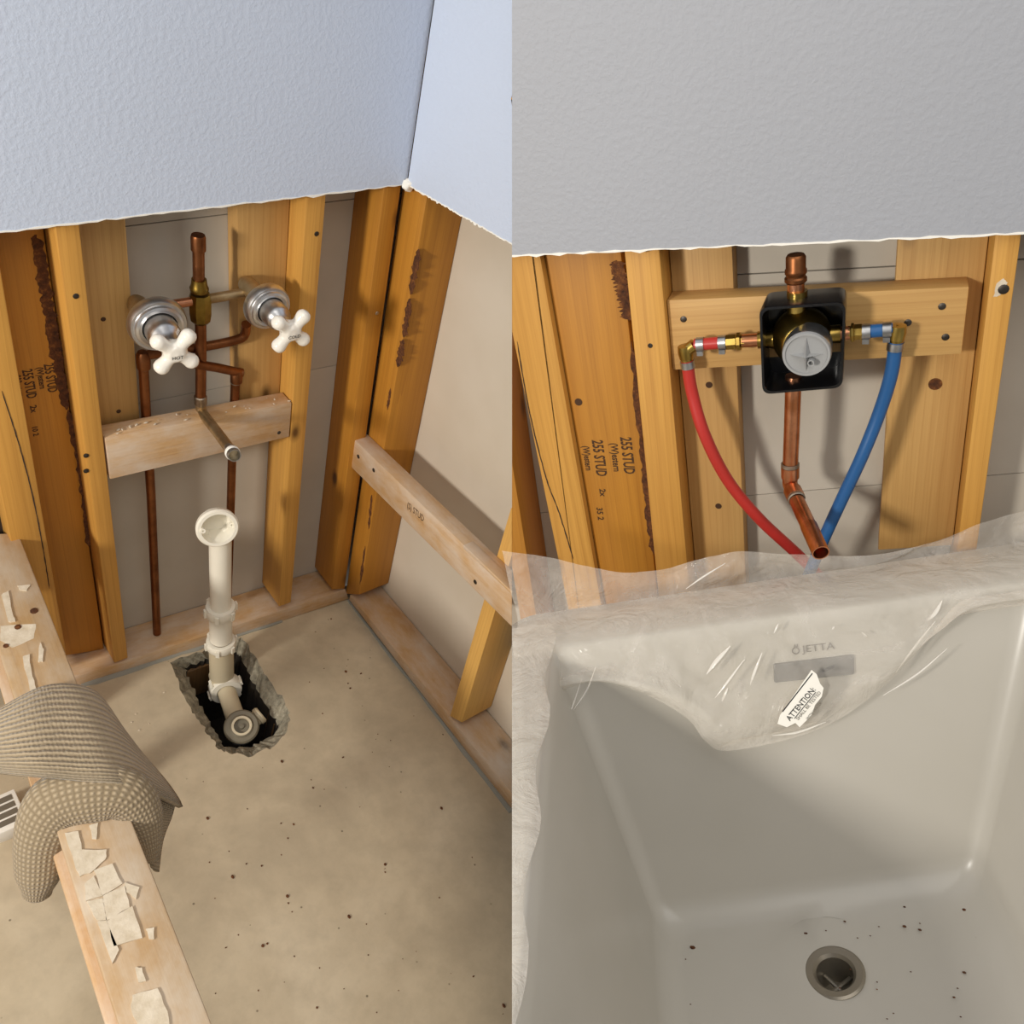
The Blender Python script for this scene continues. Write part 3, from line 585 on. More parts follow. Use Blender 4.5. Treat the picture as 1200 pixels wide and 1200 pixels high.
# ---- knit hat draped over the sill
hat = empty('knit_hat', 'L', Z_(100, 930), label='beige ribbed knit hat draped over the plaster-crusted sill board', cat='hat')
def grid_surf(name, rows, K, mat, parent, n=8, thick=.007):
    rc = [catmull([at(K, u, v, 'Z', z) for u, v, z in r], n) for r in rows]
    cols = list(zip(*rc)); cc_ = [catmull(list(c), n) for c in cols]  # cc_[col][row]
    bm = bmesh.new(); nu, nv = len(cc_), len(cc_[0]); vs_ = [[bm.verts.new(cc_[i][j]) for j in range(nv)] for i in range(nu)]
    lay = bm.loops.layers.uv.verify()
    for i in range(nu - 1):
        for j in range(nv - 1):
            f = bm.faces.new((vs_[i][j], vs_[i + 1][j], vs_[i + 1][j + 1], vs_[i][j + 1]))
            for lp, (a_, b_) in zip(f.loops, ((i, j), (i + 1, j), (i + 1, j + 1), (i, j + 1))): lp[lay].uv = (a_ / nu, b_ / nv)
    o = mk(name, bm, M[mat], K, parent, smooth=80); s_ = o.modifiers.new('t', 'SOLIDIFY'); s_.thickness = thick; s_.offset = 0; return o
h_ = lambda *a_: [(u, v, ZT + z) for u, v, z in a_]
grid_surf('crown', [
    h_((-55, 872, -.10), (10, 832, -.01), (58, 812, .004), (104, 816, .004), (116, 838, -.05)),
    h_((-55, 868, -.08), (8, 828, .022), (60, 805, .034), (110, 812, .024), (138, 850, -.05)),
    h_((-55, 872, -.06), (8, 846, .045), (66, 832, .058), (124, 842, .04), (166, 885, -.05)),
    h_((-55, 882, -.05), (10, 872, .055), (75, 866, .066), (138, 874, .045), (192, 915, -.06)),
    h_((-55, 892, -.05), (15, 895, .058), (85, 898, .068), (150, 905, .046), (207, 936, -.07)),
    h_((-55, 898, -.05), (20, 908, .052), (90, 915, .058), (154, 922, .040), (212, 946, -.08))], 'L', 'knit_rows', hat)
pts = [Z_(43, 1054, ZT - .13), Z_(46, 1022, ZT - .09), Z_(50, 975, ZT - .03), Z_(68, 942, ZT + .010), Z_(108, 930, ZT + .026), Z_(146, 933, ZT + .020), Z_(167, 960, ZT - .02), Z_(179, 1008, ZT - .09)]
rr = [(.012, .014), (.031, .028), (.036, .030), (.042, .026), (.042, .024), (.038, .020), (.028, .015), (.010, .006)]
cp = catmull(pts, 8); cr = []
for i in range(len(cp)):
    t = i / 8; k = min(int(t), len(rr) - 2); u_ = t - k; cr.append((rr[k][0] * (1 - u_) + rr[k + 1][0] * u_, rr[k][1] * (1 - u_) + rr[k + 1][1] * u_))
cr[0] = (.004, .004); cr[1] = (.014, .014); cr[2] = (.019, .018)
bm = bmesh.new(); sweep(bm, cp, cr, 28, uv=True); mk('rolled_cuff', bm, M['knit_check'], 'L', hat, smooth=80)
grid_surf('inner_lining', [
    h_((150, 915, .03), (172, 928, -.02), (205, 942, -.075)), h_((155, 940, .0), (178, 955, -.05), (200, 958, -.10)), h_((165, 975, -.05), (180, 985, -.09), (190, 985, -.13)), h_((176, 1015, -.12), (181, 1020, -.13), (185, 1022, -.15))], 'L', 'knit_rows', hat, 6, .004)
# pale carton on the slab beyond the hat
bm = bmesh.new(); c0 = onfloor(at('L', 10, 962, 'P', FLOOR).x, at('L', 10, 962, 'P', FLOOR).y)
zc = .10; k0 = at('L', 33, 962, 'Z', zc)
ct = board('paper_carton', 'L', [k0 + V((-.10, .075, 0)), k0 + V((.0, .075, 0)), k0, k0 + V((-.10, 0, 0))], (0, 0, -(zc - onfloor(k0.x, k0.y).z)), M['paper_white'], .003, label='small pale carton standing on the slab behind the hanging hat cuff', cat='carton')
for k in range(4):
    bm = bmesh.new(); y0 = .010 + k * .015; hexa(bm, [k0 + V((-.092, y0 + .011, .0006)), k0 + V((-.008, y0 + .011, .0006)), k0 + V((-.008, y0, .0006)), k0 + V((-.092, y0, .0006))], (0, 0, .0004)); mk('printed_stripe', bm, M['drain_grey'], 'L', ct)

# ================================================================ ALCOVE R: new valve behind the bathtub
bm = bmesh.new(); box(bm, (-1.6, -1.6, -.02), (.6, .2, 0)); mk('floor_tub_side', bm, M['concrete'], 'R', cut=True, kind='structure')
j1 = yrow('R', (862, 322), (1047, 312), -1.3, .4, D); j2 = yrow('R', (885, 580), (1030, 568), -1.3, .4, D)
top = [V((-1.3, D, 2.2)), V((.4, D, 2.2))]; bot = [V((-1.3, D, 0)), V((.4, D, 0))]
sheets('wall_right_back_inner', 'R', M['raw_board'], [(top, dz(j1, .001)), (dz(j1, -.001), dz(j2, .0007)), (dz(j2, -.0007), bot)], 'Y', D, (0, TH, 0), cut=True, kind='structure')
painted('wall_right_back', 'R', (585, 300.5), (1700, 250.7), 'Y', -TH, 'paint_grey', 1, 0, 21, cut=True)
RSY = .014; qRA = quad('R', [(732, 299), (773, 296), (805, 657), (769, 672)], 'Y', 0); qRB = quad('R', [(1166, 277), (1197, 275), (1144, 648), (1121, 648)], 'Y', 0); qRK = quad('R', [(582, 302), (633, 300), (697, 664), (654, 656)], 'Y', 0)
def frR(name, pts, mat, **p): return board(name, 'R', fit(quad('R', pts, 'Y', p.pop('y', 0), .2, p.pop('down', .45)), p.pop('left', None), p.pop('right', None)), (0, p.pop('dep', D - .001), 0), M[mat], **p)
rA = frR('wall_stud', [(732, 299), (773, 296), (805, 657), (769, 672)], 'lumber_gold', label='stud beside the red pipe, left end of the new crosspiece', cat='stud', group=G2)
rB = frR('wall_stud', [(1166, 277), (1197, 275), (1144, 648), (1121, 648)], 'lumber_gold', label='stud beyond the blue pipe, white smear around its nail hole', cat='stud', group=G2)
rK = frR('wall_stud', [(582, 302), (633, 300), (697, 664), (654, 656)], 'lumber_gold', cut=True, label='stud with a long wavy crack, next to the ink-stamped board behind the tub', cat='stud', group=G2)
rZ = frR('wall_stud', [(540, 302), (562, 300), (618, 655), (598, 655)], 'lumber_deep', cut=True, label='stud beyond the wavy-cracked one, mostly hidden by the clear film', cat='stud', group=G2)
rS = frR('flat_stud', [(600, 300), (728, 299), (768, 672), (660, 672)], 'lumber_deep', left=qRK, right=qRA, y=RSY, dep=W, label='flat ink-stamped board between two studs behind the tub', cat='board', group=G2)
rfl = frR('blocking_board', [(740, 297), (858, 291), (873, 650), (770, 656)], 'lumber_pale', left=qRA, y=REC, dep=W - .0005, label='flat board behind the red pipe', cat='board', group=G2)
rfr = frR('blocking_board', [(1052, 283), (1170, 278), (1130, 640), (1029, 645)], 'lumber_pale', right=qRB, y=REC, dep=W - .0005, down=.0, label='flat board behind the blue pipe with one large knot', cat='board', group=G2)
xr_ = board('crosspiece', 'R', fit(quad('R', [(781, 352), (1136, 336), (1127, 415), (786, 434)], 'Y', REC - W), qRA, qRB), (0, W - .0005, 0), M['lumber_pale'], label='new crosspiece screwed behind the black valve box', cat='crosspiece', group=G2)
bm = bmesh.new(); box(bm, (-1.3, 0, 0), (.4, D - .001, W)); 
stripe('R', [(722, 305), (730, 340), (738, 375)], 'Y', RSY, NY, .016, .022, 'bark', rS, 'bark_strip', 61)
stripe('R', [(740, 400), (752, 520), (760, 600), (766, 650)], 'Y', RSY, NY, .004, .014, 'bark', rS, 'bark_strip', 62)
stripe('R', [(606, 400), (620, 480), (640, 560), (655, 600), (672, 655)], 'Y', 0, NY, .0012, .0022, 'void', rK, 'crack', 63)
stamp('R', (735, 534), '255 STUD', .0245, rS, y=RSY, sx=.62); stamp('R', (702, 537), '255 STUD', .0245, rS, y=RSY, sx=.62); stamp('R', (721, 536), '(W)estern', .016, rS, y=RSY, sx=.75); stamp('R', (688, 537), '(W)estern', .015, rS, y=RSY, sx=.7)
stamp('R', (706, 577), '2x', .014, rS, y=RSY); stamp('R', (703, 602), '35 2', .014, rS, y=RSY)
turned('knot', 'R', [(0, 0), (.006, 0), (.006, .0006), (0, .0006)], at('R', 678, 471, 'Y', RSY), NY, M['ink'], rS, n=14)
for uv in ((831, 451), (842, 593)): turned('knot', 'R', [(0, 0), (.005, 0), (.005, .0006), (0, .0006)], at('R', *uv, 'Y', REC), NY, M['ink'], rfl, n=14)
turned('knot', 'R', [(0, 0), (.0085, 0), (.0085, .0006), (0, .0006)], at('R', 1096, 450, 'Y', REC), NY, M['bark'], rfr, n=18)
for uv in ((801, 374), (1104, 359), (1064, 378), (1108, 395)): nail('R', at('R', *uv, 'Y', REC - W), NY, xr_, .0045)
nail('R', at('R', 762, 405, 'Y', 0), NY, rA, .0035); nail('R', at('R', 1176, 339, 'Y', 0), NY, rB, .006)
patchp = flatten(rag([at('R', *p, 'Y', 0) for p in ((1164, 348), (1168, 332), (1176, 326), (1181, 331), (1172, 346))], 4, .0006, seed=71), (0, 0, 0), (0, 1, 0)); bm = bmesh.new(); polyprism(bm, patchp, NY, .0004); mk('plaster_smear', bm, M['plaster'], 'R', rB)

# ---- new valve in its black box
Q = lambda u, v, y: at('R', u, v, 'Y', y)
nv = empty('shower_valve', 'R', Q(932, 450, .0), label='new brass shower valve in a black plastic box with grey round cover', cat='valve')
YB0, YB1 = .012, -.045
tl, tr_, br, bl = Q(889, 360, YB1), Q(992, 353, YB1), Q(988, 455, YB1), Q(893, 463, YB1)
cx = (tl + tr_ + br + bl) / 4
def lrp(k, y=YB1): return [V((cx.x + (p.x - cx.x) * k, y, cx.z + (p.z - cx.z) * k)) for p in (tl, tr_, br, bl)]
bm = bmesh.new()
def rring(k, y, rad=.012, n=6):
    q_ = lrp(k, y); out = []
    for i in range(4):
        a_, b_, c0 = q_[i - 1], q_[i], q_[(i + 1) % 4]; d0 = (a_ - b_).normalized(); d1 = (c0 - b_).normalized()
        for j in range(n + 1):
            t = j / n; out.append(b_ + d0 * rad * (1 - t) ** 2 + d1 * rad * t ** 2)
    return [bm.verts.new(p) for p in out]
rings = [rring(.97, YB0), rring(1.0, YB1 + .004), rring(.985, YB1), rring(.93, YB1), rring(.92, YB1 + .003), rring(.90, YB0 - .003)]
for A_, B2 in zip(rings, rings[1:]):
    for i in range(len(A_)): bm.faces.new((A_[i], A_[(i + 1) % len(A_)], B2[(i + 1) % len(A_)], B2[i]))
bm.faces.new(rings[-1])
mk('plaster_guard_box', bm, M['black_plastic'], 'R', nv, smooth=40)
bm = bmesh.new(); g_ = lrp(1.0, YB0); 
# openings of the guard show the crosspiece: pale wood windows left and right
for a_, b_ in (((893, 397), (912, 418)), ((968, 390), (985, 412))):
    bm = bmesh.new(); y_ = YB0 - .0045; hexa(bm, [Q(a_[0], a_[1], y_), Q(b_[0], a_[1] - 1, y_), Q(b_[0], b_[1], y_), Q(a_[0], b_[1] + 1, y_)], (0, .001, 0)); mk('guard_window', bm, M['lumber_pale'], 'R', nv)
vc = Q(939, 391, -.005); axv = V((0, -1, 0)); axb = (Q(943, 408, -.06) - vc).normalized()
turned('valve_body', 'R', [(0, -.01), (.030, -.01), (.036, 0), (.036, .02), (.031, .026), (.027, .045), (.0255, .047), (0, .047)], vc, axb, M['brass'], nv, n=40)
turned('port', 'R', [(.0, 0), (.013, 0), (.014, .012), (.012, .02), (.0125, .05), (0, .05)], Q(934, 385, -.014), (0, 0, 1), M['brass'], nv, n=24)
turned('port', 'R', [(.0, 0), (.013, 0), (.013, .022), (.0115, .026), (.0115, .040), (0, .040)], Q(926, 395.5, YB0 - .025), Q(893, 398, YB0 - .025) - Q(926, 395.5, YB0 - .025), M['brass'], nv, n=24)
turned('port', 'R', [(.0, 0), (.013, 0), (.013, .022), (.0115, .026), (.0115, .040), (0, .040)], Q(946, 394, YB0 - .025), Q(990, 390.5, YB0 - .025) - Q(946, 394, YB0 - .025), M['brass'], nv, n=24)
cc_ = Q(945, 415, -.075)
cv_ = turned('round_cover', 'R', [(0, -.03), (.026, -.03), (.0275, -.02), (.0285, .0), (.0275, .003), (.0250, .003), (.0240, .0005), (0, .0005)], cc_, axv, M['grey_plastic'], nv, n=48)
turned('chrome_band', 'R', [(.0265, -.032), (.0285, -.032), (.0292, -.006), (.0285, -.002), (.0265, -.002)], cc_, axv, M['chrome'], nv, n=48)
zd = V((0, 0, 1)); xd = V((1, 0, 0))
for d, L_, w_ in ((zd, .022, .0042), (-zd, .022, .005), (xd, .020, .0018), (-xd, .020, .0022)):
    s_ = d.cross(axv); bm = bmesh.new(); b0_ = cc_ + axv * .0005
    vs_ = [bm.verts.new(p) for p in (b0_ + s_ * w_, b0_ - s_ * w_, b0_ + d * L_, b0_ + axv * .011)]
    for f in ((0, 1, 3), (1, 2, 3), (2, 0, 3), (0, 2, 1)): bm.faces.new([vs_[i] for i in f])
    mk('cover_fin', bm, M['grey_plastic'], 'R', cv_)
turned('cover_pin', 'R', [(.002, 0), (.004, 0), (.004, .012), (.0028, .012), (.0028, .006), (0, .006)], cc_ + V((.006, 0, -.007)), axv, M['grey_plastic'], cv_, n=16)
rcu = .0105
tube('riser_pipe', 'R', [Q(933, 372, -.012), Q(932.5, 330, -.012)], rcu, M['copper_new'], nv, n=20)
turned('pipe_cap', 'R', [(0, 0), (.0118, 0), (.0135, .002), (.0135, .006), (.0118, .008), (.0118, .010), (.0132, .012), (.0132, .016), (.0120, .018), (.0120, .032), (.010, .035), (0, .035)], Q(932.5, 331, -.012), (0, 0, 1), M['copper_old'], nv, n=28)
el0, el1, sp1 = Q(926, 557, -.012), Q(928, 573, -.022), Q(962, 648, -.15)
tube('drop_pipe', 'R', catmull([Q(930, 440, -.012), Q(928, 500, -.012), el0, el1, sp1 + (el1 - sp1) * .35], 8), rcu, M['copper_new'], nv, n=20)
dd = (sp1 - el1).normalized(); bm = bmesh.new(); pipe_open(bm, sp1 - dd * .055, sp1, .0112); mk('spout_stub', bm, M['copper_new'], 'R', nv, smooth=40)
turned('elbow_sleeve', 'R', [(rcu, 0), (.0125, .001), (.0125, .018), (rcu, .019)], el0 + V((0, 0, -.004)), (0, 0, 1), M['copper_new'], nv, n=24); turned('solder_joint', 'R', [(rcu, 0), (.0125, .001), (.0125, .005), (rcu, .006)], el0 + V((0, 0, .014)), (0, 0, 1), M['solder'], nv, n=24)
turned('elbow_sleeve', 'R', [(rcu, 0), (.0125, .001), (.0125, .018), (rcu, .019)], el1 + dd * .002, dd, M['copper_new'], nv, n=24); turned('solder_joint', 'R', [(rcu, 0), (.0122, .001), (.0122, .004), (rcu, .005)], el1 + dd * .02, dd, M['solder'], nv, n=24)
YX = -.013
def pex(name, K, horiz, vert, mat, label, brass0, copper):
    o = empty(name, 'R', vert[0], label=label, cat='pipe')
    c0, c1 = horiz
    tube('pipe_stub', 'R', [c0, c1], .0082, M[mat], o, n=20)
    tube('pipe_run', 'R', catmull(vert, 8), .0085, M[mat], o, n=20)
    d = (c1 - c0).normalized()
    for t in (.18, .86): 
        r0 = turned('crimp_ring', 'R', [(.0083, -.005), (.0098, -.005), (.0098, .005), (.0083, .005)], c0.lerp(c1, t), d, M['steel'], o, n=24)
        bm = bmesh.new(); box(bm, (-.004, -.004, -.003), (.004, .004, .003)); bm.transform(Matrix.Translation(c0.lerp(c1, t) + V((0, -.004, -.0105)))); mk('crimp_tab', bm, M['steel'], 'R', r0)
    vd = (vert[1] - vert[0]).normalized(); turned('crimp_ring', 'R', [(.0086, -.005), (.0100, -.005), (.0100, .005), (.0086, .005)], vert[0] + vd * .006, vd, M['steel'], o, n=24)
    el = vert[0] - vd * .012
    bm = bmesh.new(); sweep(bm, catmull([vert[0], el + vd * .004, el - d * 0 + (c0 - el) * .25, c0], 6), .0088, 16); mk('brass_elbow', bm, M['brass'], 'R', o, smooth=50)
    turned('elbow_cap', 'R', [(0, -.010), (.0095, -.009), (.0105, 0), (.0095, .009), (0, .010)], el, vd, M['brass'], o, n=20)
    bd = (brass0[1] - brass0[0]).normalized(); L_ = (brass0[1] - brass0[0]).length
    turned('brass_adapter', 'R', [(0, 0), (.0085, 0), (.0085, L_ * .1), (.0105, L_ * .15), (.0105, L_ * .6), (.0125, L_ * .65), (.0125, L_ * .8), (.009, L_ * .85), (.009, L_), (0, L_)], brass0[0], bd, M['brass'], o, n=8, sm=25)
    tube('copper_stub', 'R', copper, .0088, M['copper_new'], o, n=20)
    return o
pex('red_water_pipe', 'R', (Q(814, 404, YX), Q(852, 401, YX)), [Q(805, 422, YX), Q(811, 460, YX), Q(826, 510, YX - .01), Q(853, 563, YX), Q(890, 608, YX + .01), Q(935, 650, YX + .025), Q(975, 690, YX + .04)], 'red_pex', 'red plastic water pipe with crimp rings curving down behind the tub', (Q(848, 401.5, YX), Q(873, 399.5, YX)), [Q(870, 399.5, YX), Q(893, 398, YX)])
pex('blue_water_pipe', 'R', (Q(1046, 386, YX), Q(1010, 389, YX)), [Q(1050, 400, YX), Q(1044, 440, YX), Q(1030, 485, YX), Q(1010, 535, YX - .01), Q(988, 582, YX - .015), Q(966, 630, YX - .02), Q(945, 680, YX - .02)], 'blue_pex', 'blue plastic water pipe with crimp rings running down behind the tub', (Q(1013, 388.5, YX), Q(994, 390, YX)), [Q(996, 390, YX), Q(975, 392, YX)])

# ---- bathtub
MT = Matrix(((0.96896, 0.09431, -0.228521), (-0.166113, -0.436224, -0.884373), (-0.183091, 0.894882, -0.407017))); tT = V((0.057439, 0.203836, 1.288375))
KS = .915; RB = MR.transposed()
def tb(x, y, z):   # tub coordinates -> alcove R
    return RB @ ((MT @ V((x, y, z)) + tT) * KS - tR)
TX = RB @ (MT @ V((1, 0, 0))); TY = RB @ (MT @ V((0, 1, 0))); TZ = RB @ (MT @ V((0, 0, 1)))
tw, hh, ll, bb, rg_ = .686, .41, .09, .135, .143
def rrect(x0, x1, y0, y1, rad, zf, n=10):
    """rounded rectangle, always the same number of points: n per corner plus 8 per side"""
    c4 = [(x1 - rad, y1 - rad, 0), (x0 + rad, y1 - rad, 90), (x0 + rad, y0 + rad, 180), (x1 - rad, y0 + rad, 270)]; out = []
    for i, (cx0, cy0, a0) in enumerate(c4):
        arc = [(cx0 + rad * math.cos(math.radians(a0 + 90 * j / n)), cy0 + rad * math.sin(math.radians(a0 + 90 * j / n))) for j in range(n + 1)]
        out += arc; nx = c4[(i + 1) % 4]; a1 = nx[2]; e = (nx[0] + rad * math.cos(math.radians(a1)), nx[1] + rad * math.sin(math.radians(a1)))
        out += [(arc[-1][0] + (e[0] - arc[-1][0]) * k / 9, arc[-1][1] + (e[1] - arc[-1][1]) * k / 9) for k in range(1, 9)]
    return [(x, y, zf(x, y) if callable(zf) else zf) for x, y in out]
fz_ = lambda x, y: -hh + .078 * (x - .33) - .012
dfl = at('R', 978, 1141, 'P', (tb(.3, -.3, fz_(.3, 0)), TZ))
y2 = -1.22
def mixr(a_, b_, t): return [tuple(p + (q_ - p) * t for p, q_ in zip(A_, B2)) for A_, B2 in zip(a_, b_)]
Ri = rrect(0, tw, y2, 0, .035, 0); Rw = rrect(.012, tw - .012, y2 + .012, -.014, .03, -.022); Rf0 = rrect(ll - .012, tw - rg_ + .016, y2 + .07, -bb + .012, .024, lambda x, y: fz_(x, y) + .035); Rf = rrect(ll + .03, tw - rg_ - .03, y2 + .11, -bb - .03, .03, fz_)
Rf1 = rrect(ll + .0, tw - rg_ + .004, y2 + .08, -bb + .0, .026, lambda x, y: fz_(x, y) + .012)
Ro = rrect(-.075, tw + .075, y2 - .07, .098, .05, 0); Ro1 = rrect(-.083, tw + .083, y2 - .078, .106, .055, -.008); Ro2 = rrect(-.083, tw + .083, y2 - .078, .106, .055, -.035); Ro3 = rrect(-.06, tw + .06, y2 - .05, .09, .05, -hh - .06)
inv_t = lambda p: MT.transposed() @ ((MR @ p + tR) / KS - tT)
dl = inv_t(dfl)
tubR = empty('bathtub', 'R', tb(.3, -.6, -hh - .06), label='white bathtub with a dark square overflow plate and round drain, film over its back rim', cat='bathtub')
bm = bmesh.new(); rings = [Ro3, Ro2, Ro1, Ro, mixr(Ro, Ri, .5), mixr(Ro, Ri, .93), Ri]
Ri2 = mixr(Ri, Rw, .35); Ri2 = [(x, y, z + .004) for x, y, z in Ri2]
rings += [Ri2, Rw] + [mixr(Rw, Rf0, t) for t in (.25, .5, .75)] + [Rf0, Rf1, Rf]
rd = .034 / KS
def circ(r): return [(dl.x + r * (p[0] - dl.x) / math.hypot(p[0] - dl.x, p[1] - dl.y), dl.y + r * (p[1] - dl.y) / math.hypot(p[0] - dl.x, p[1] - dl.y), fz_(dl.x, dl.y)) for p in Rf]
rings += [circ(.09), circ(rd)]
rv = [[bm.verts.new(tb(*p)) for p in r] for r in rings]
for A_, B2 in zip(rv, rv[1:]):
    for i in range(len(A_)): bm.faces.new((A_[i], A_[(i + 1) % len(A_)], B2[(i + 1) % len(A_)], B2[i]))
mk('tub_shell', bm, M['acrylic'], 'R', tubR, smooth=50, cut=True)
FT = (tb(ll, -.3, fz_(ll, 0)) - tb(.5, -.3, fz_(.5, 0))).normalized(); dn = FT.cross(TY).normalized(); dn = dn if dn.dot(TZ) > 0 else -dn
dfl = tb(dl.x, dl.y, fz_(dl.x, dl.y))
dro = turned('drain_flange', 'R', [(.036, -.004), (.037, .001), (.034, .003), (.026, .002), (.0225, -.002), (.0225, -.05), (0, -.05)], dfl, dn, M['drain_grey'], tubR, n=48)
for k in range(2):
    d = (TX * math.cos(k * 1.57 + .6) + TY * math.sin(k * 1.57 + .6)); bm = bmesh.new(); sweep(bm, [dfl - dn * .03 - d * .022, dfl - dn * .03 + d * .022], .003, 8); mk('drain_crossbar', bm, M['drain_grey'], 'R', dro)
# overflow plate and maker's name on the back wall of the tub
bw0, bw1, bw2 = tb(.1, -.02, -.05), tb(.5, -.02, -.05), tb(.3, -.02 - (bb - .025) * .8, -.05 - .33 * .8); BN = (bw1 - bw0).cross(bw2 - bw0).normalized(); BN = BN if BN.y < 0 else -BN
Bq = lambda u, v, h=0: at('R', u, v, 'P', (bw0 + BN * h, BN))
board('overflow_plate', 'R', [Bq(906, 777), Bq(1000, 766), Bq(1000, 789), Bq(907, 799)], BN * .006, M['overflow_grey'], .002, parent=tubR)
bm = bmesh.new(); polyprism(bm, [Bq(963, 785, .0065), Bq(978, 779, .0065), Bq(977, 783, .0065), Bq(964, 788, .0065)], BN, .0005); mk('overflow_slot', bm, M['ink_black'], 'R', tubR)
tdir = Bq(990, 757) - Bq(930, 764); text('maker_name', 'R', 'JETTA', .0135, Bq(959, 759, .004), tdir, BN.cross(tdir), M['logo_grey'], tubR, sx=1.15)
turned('maker_emblem', 'R', [(.0035, 0), (.005, 0), (.005, .0005), (.0035, .0005)], Bq(932.5, 762.5, .004), BN, M['logo_grey'], tubR, n=20)
bm = bmesh.new(); polyprism(bm, [Bq(u, v, .004) for u, v in ((930, 758.5), (931.5, 754.5), (933, 757), (934.5, 754), (935.5, 758))], BN, .0004); mk('maker_emblem', bm, M['logo_grey'], 'R', tubR)
# crumbs in the tub
bm = bmesh.new(); rg = random.Random(12)
for u, v, r_ in [(1131, 1067, .003), (1127, 1051, .002), (1060, 1086, .0022), (1078, 1090, .002), (1060, 1063, .0015), (1145, 1099, .0014), (1130, 1140, .002), (1118, 1169, .0015), (945, 1095, .003), (990, 1080, .0015), (812, 1111, .0035), (827, 1125, .002), (900, 1183, .002), (918, 1182, .0018), (843, 1165, .0018), (834, 1173, .0015), (880, 1111, .0015), (921, 1112, .0015), (927, 1140, .002)] + [(rg.uniform(800, 1130), rg.uniform(1080, 1198), .001) for _ in range(45)]:
    p = at('R', u, v, 'P', (dfl, dn)); bmesh.ops.create_icosphere(bm, subdivisions=1, radius=r_, matrix=Matrix.Translation(p + dn * r_ * .3) @ Matrix.Diagonal((1.3, .8, .5, 1)))
mk('tub_crumbs', bm, M['bark'], 'R', label='dark crumbs of debris scattered over the bathtub floor', cat='debris', kind='stuff')

# ---- clear film over the back rim
film = empty('plastic_film', 'R', tb(.3, .05, .004), label='crumpled clear plastic film hanging over the back rim of the bathtub', cat='plastic film')
cols = [ # u of top edge, v top ; rim x ; lower edge px
    ((590, 647), -.055, (600, 820)), ((640, 652), -.01, (648, 812)), ((690, 664), .06, (698, 800)), ((745, 672), .11, (752, 812)), ((805, 660), .18, (805, 842)), ((830, 654), .205, (826, 868)), ((870, 648), .25, (852, 880)),
    ((940, 651), .33, (925, 866)), ((1000, 652), .41, (985, 842)), ((1060, 645), .48, (1045, 795)), ((1110, 630), .55, (1092, 742)), ((1150, 614), .60, (1125, 706)), ((1205, 597), .66, (1180, 695)), ((1280, 590), .75, (1270, 680))]
rnd = random.Random(3); G = []
for (tu, tv), rx, (lu, lv) in cols:
    t0 = at('R', tu, tv, 'P', (tb(.3, .085, .05), TY)); r1 = tb(rx, .075, .008); r2 = tb(rx, .004, .010); r3 = tb(rx, -.028, -.018)
    low = Bq(lu, lv, .028); mid1 = r3.lerp(low, .35) + BN * .008; mid2 = r3.lerp(low, .7) + BN * .016
    G.append(catmull([t0, t0.lerp(r1, .5) + TY * rnd.uniform(-.01, .012), r1, r2, r3, mid1, mid2, low], 6))
nr = len(G[0]); F = [catmull([G[i][j] for i in range(len(G))], 8) for j in range(nr)]   # F[row][col]
bm = bmesh.new(); vs_ = []
for j, row in enumerate(F):
    rv_ = []
    for i, p in enumerate(row):
        q_ = p * 14; wgt = 1.0 if j > 30 or j < 12 else .35
        dsp_ = noise.noise(V((q_.x * 1.4 + q_.z * .8, q_.y, q_.z * .6))) * .008 + abs(noise.noise(q_ * 3.1)) * .005
        rv_.append(bm.verts.new(p + (BN + TZ * .6) * (dsp_ * wgt + .001)))
    vs_.append(rv_)
for j in range(len(vs_) - 1):
    for i in range(len(vs_[0]) - 1): bm.faces.new((vs_[j][i], vs_[j][i + 1], vs_[j + 1][i + 1], vs_[j + 1][i]))
mk('film_sheet', bm, M['plastic_film'], 'R', film, smooth=70, cut=False)
# folded hem along the lower edge
hem = [Bq(u, v, .034) for u, v in ((842, 876), (862, 872), (900, 862), (930, 856), (958, 848))]; bm = bmesh.new(); rr_ = [(.010, .0015)] * len(hem)
up_ = TZ * .009
a_ = [bm.verts.new(p) for p in hem]; b_ = [bm.verts.new(p + up_ * (.6 + .5 * (i % 2)) + BN * .004) for i, p in enumerate(hem)]
for i in range(len(a_) - 1): bm.faces.new((a_[i], a_[i + 1], b_[i + 1], b_[i]))
mk('folded_hem', bm, M['plastic_film'], 'R', film)
plain('film_glint', srgb(250, 246, 238), .06); M['film_glint'].node_tree.nodes['Principled BSDF'].inputs['Alpha'].default_value = .55  # white glossy strips along the folds stand in for glints on the film
def glint_strip(pix, h, w_, th=.0012):
    c_ = catmull([Bq(u, v, h) for u, v in pix], 5); bm = bmesh.new(); n2 = len(c_)
    sweep(bm, c_, [(max(.0004, w_ * math.sin(math.pi * (i + .5) / n2)), max(.0003, th * math.sin(math.pi * (i + .5) / n2))) for i in range(n2)], 8); mk('fold_glint', bm, M['film_glint'], 'R', film, smooth=60)
for pix, h, w_ in (([(828, 790), (840, 774), (856, 757)], .026, .0035), ([(838, 818), (852, 800), (872, 773)], .03, .0018), ([(846, 822), (853, 806)], .031, .002), ([(879, 803), (884, 788), (893, 765)], .03, .002), ([(907, 742), (912, 731)], .02, .0015), ([(975, 738), (978, 734)], .018, .0012), ([(1086, 728), (1096, 718), (1104, 704)], .016, .003), ([(1050, 788), (1072, 758), (1096, 728)], .026, .0016), ([(1010, 741), (1016, 746)], .018, .0014), ([(905, 862), (935, 858), (968, 846)], .036, .0018), ([(650, 870), (668, 835), (682, 795)], .03, .0014), ([(672, 832), (688, 808), (698, 782)], .03, .0012), ([(804, 690), (824, 676), (850, 660)], .05, .0012), ([(1110, 760), (1075, 790), (1035, 815)], .03, .0012)):
    glint_strip(pix, h, w_)
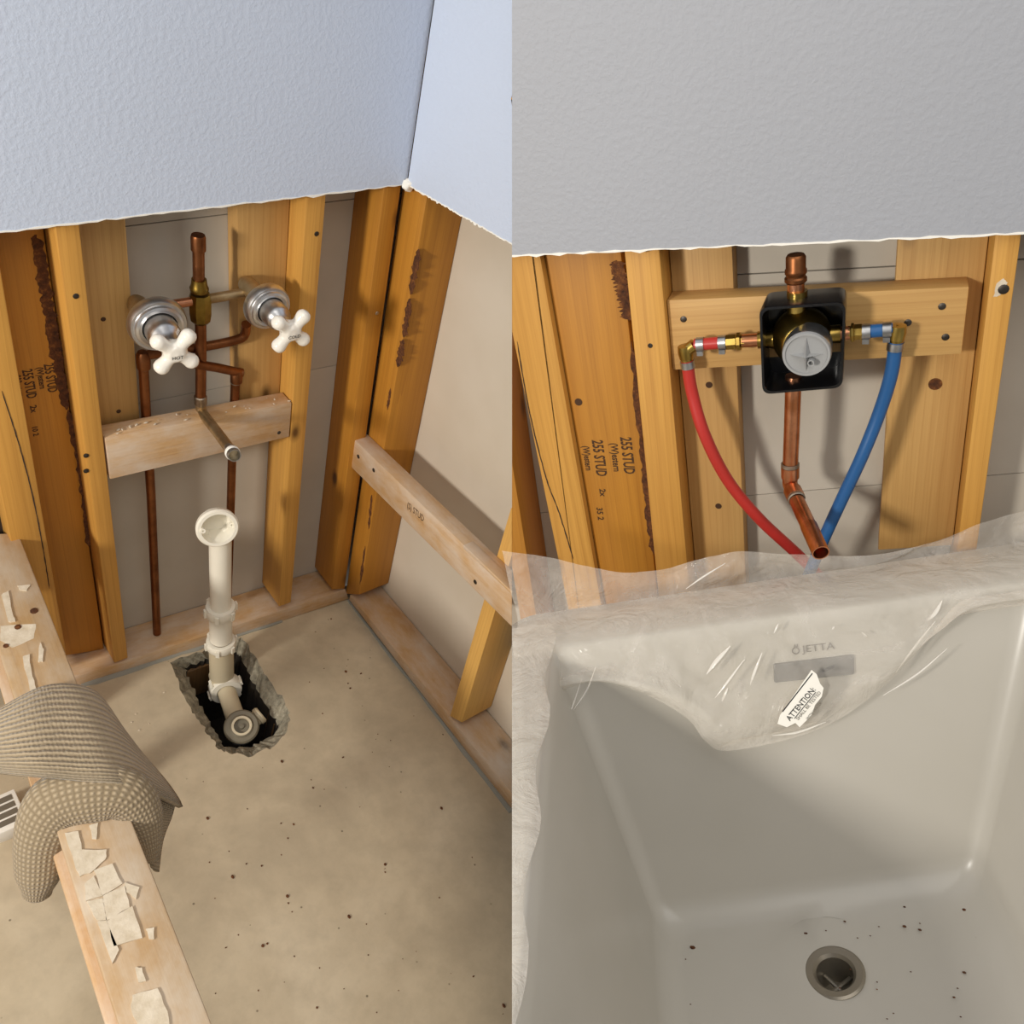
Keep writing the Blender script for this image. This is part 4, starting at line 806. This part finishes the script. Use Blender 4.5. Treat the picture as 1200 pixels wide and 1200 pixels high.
# flap over the left rim
bm = bmesh.new(); vs_ = []
for j in range(40):
    y_ = .05 - j * .02; row = []
    for i, (x_, z_) in enumerate(((-.09, -.01), (-.075, .006), (-.06, .007), (-.045, .007), (-.03, .007), (-.018, .006), (-.008, .006), (.001 + .006 * math.sin(j * .7), .002))):
        p = tb(x_, y_, z_ if j > 3 else z_ * .5 + .004); nz = noise.noise(p * 22) * .005 + noise.noise(p * 60) * .002; row.append(bm.verts.new(p + (TX * .8 + TZ) * (abs(nz) + .002)))
    vs_.append(row)
for j in range(len(vs_) - 1):
    for i in range(7): bm.faces.new((vs_[j][i], vs_[j][i + 1], vs_[j + 1][i + 1], vs_[j + 1][i]))
mk('side_flap', bm, M['plastic_film'], 'R', film, smooth=70, cut=True)
# ---- warning label stuck to the film
Lh = .05; Lq = lambda u, v, h=0: Bq(u, v, Lh + h)
pl = [Lq(*p) for p in ((951, 785), (957, 790), (961, 801), (965, 806), (963, 816), (955, 826), (951, 838), (944, 845), (937, 852), (932, 847), (922, 852), (911, 848), (914, 838))]
bm = bmesh.new(); polyprism(bm, pl, BN, .0006); lab = mk('warning_label', bm, M['paper_white'], 'R', label='torn white warning label with black lettering stuck to the clear film', cat='label')
ld = Lq(953, 806) - Lq(924, 841); lu = BN.cross(ld)
def ltxt(s, uv, size, mat='ink_black', sx=1): text('label_lettering', 'R', s, size, Lq(*uv, .0006), ld, lu, M[mat], lab, sx=sx)
ltxt('ATTENTION:', (938.5, 825), .0098, sx=.92); ltxt('ATTENTION:', (938.8, 825.2), .0098, sx=.92); ltxt('SHALL BE TESTED', (947.5, 827), .0062, sx=.95, mat='logo_grey'); ltxt('WITH WATER', (954, 833), .005, mat='logo_grey', sx=.9)
for a_, b_, t in (((917, 834), (952, 789), .0007), ((931, 842), (956, 811), .0005)):
    p, q_ = Lq(*a_, .0006), Lq(*b_, .0006); s_ = BN.cross(q_ - p).normalized() * t; bm = bmesh.new(); polyprism(bm, [p - s_, q_ - s_, q_ + s_, p + s_], BN, .0002); mk('label_rule', bm, M['ink_black'], 'R', lab)
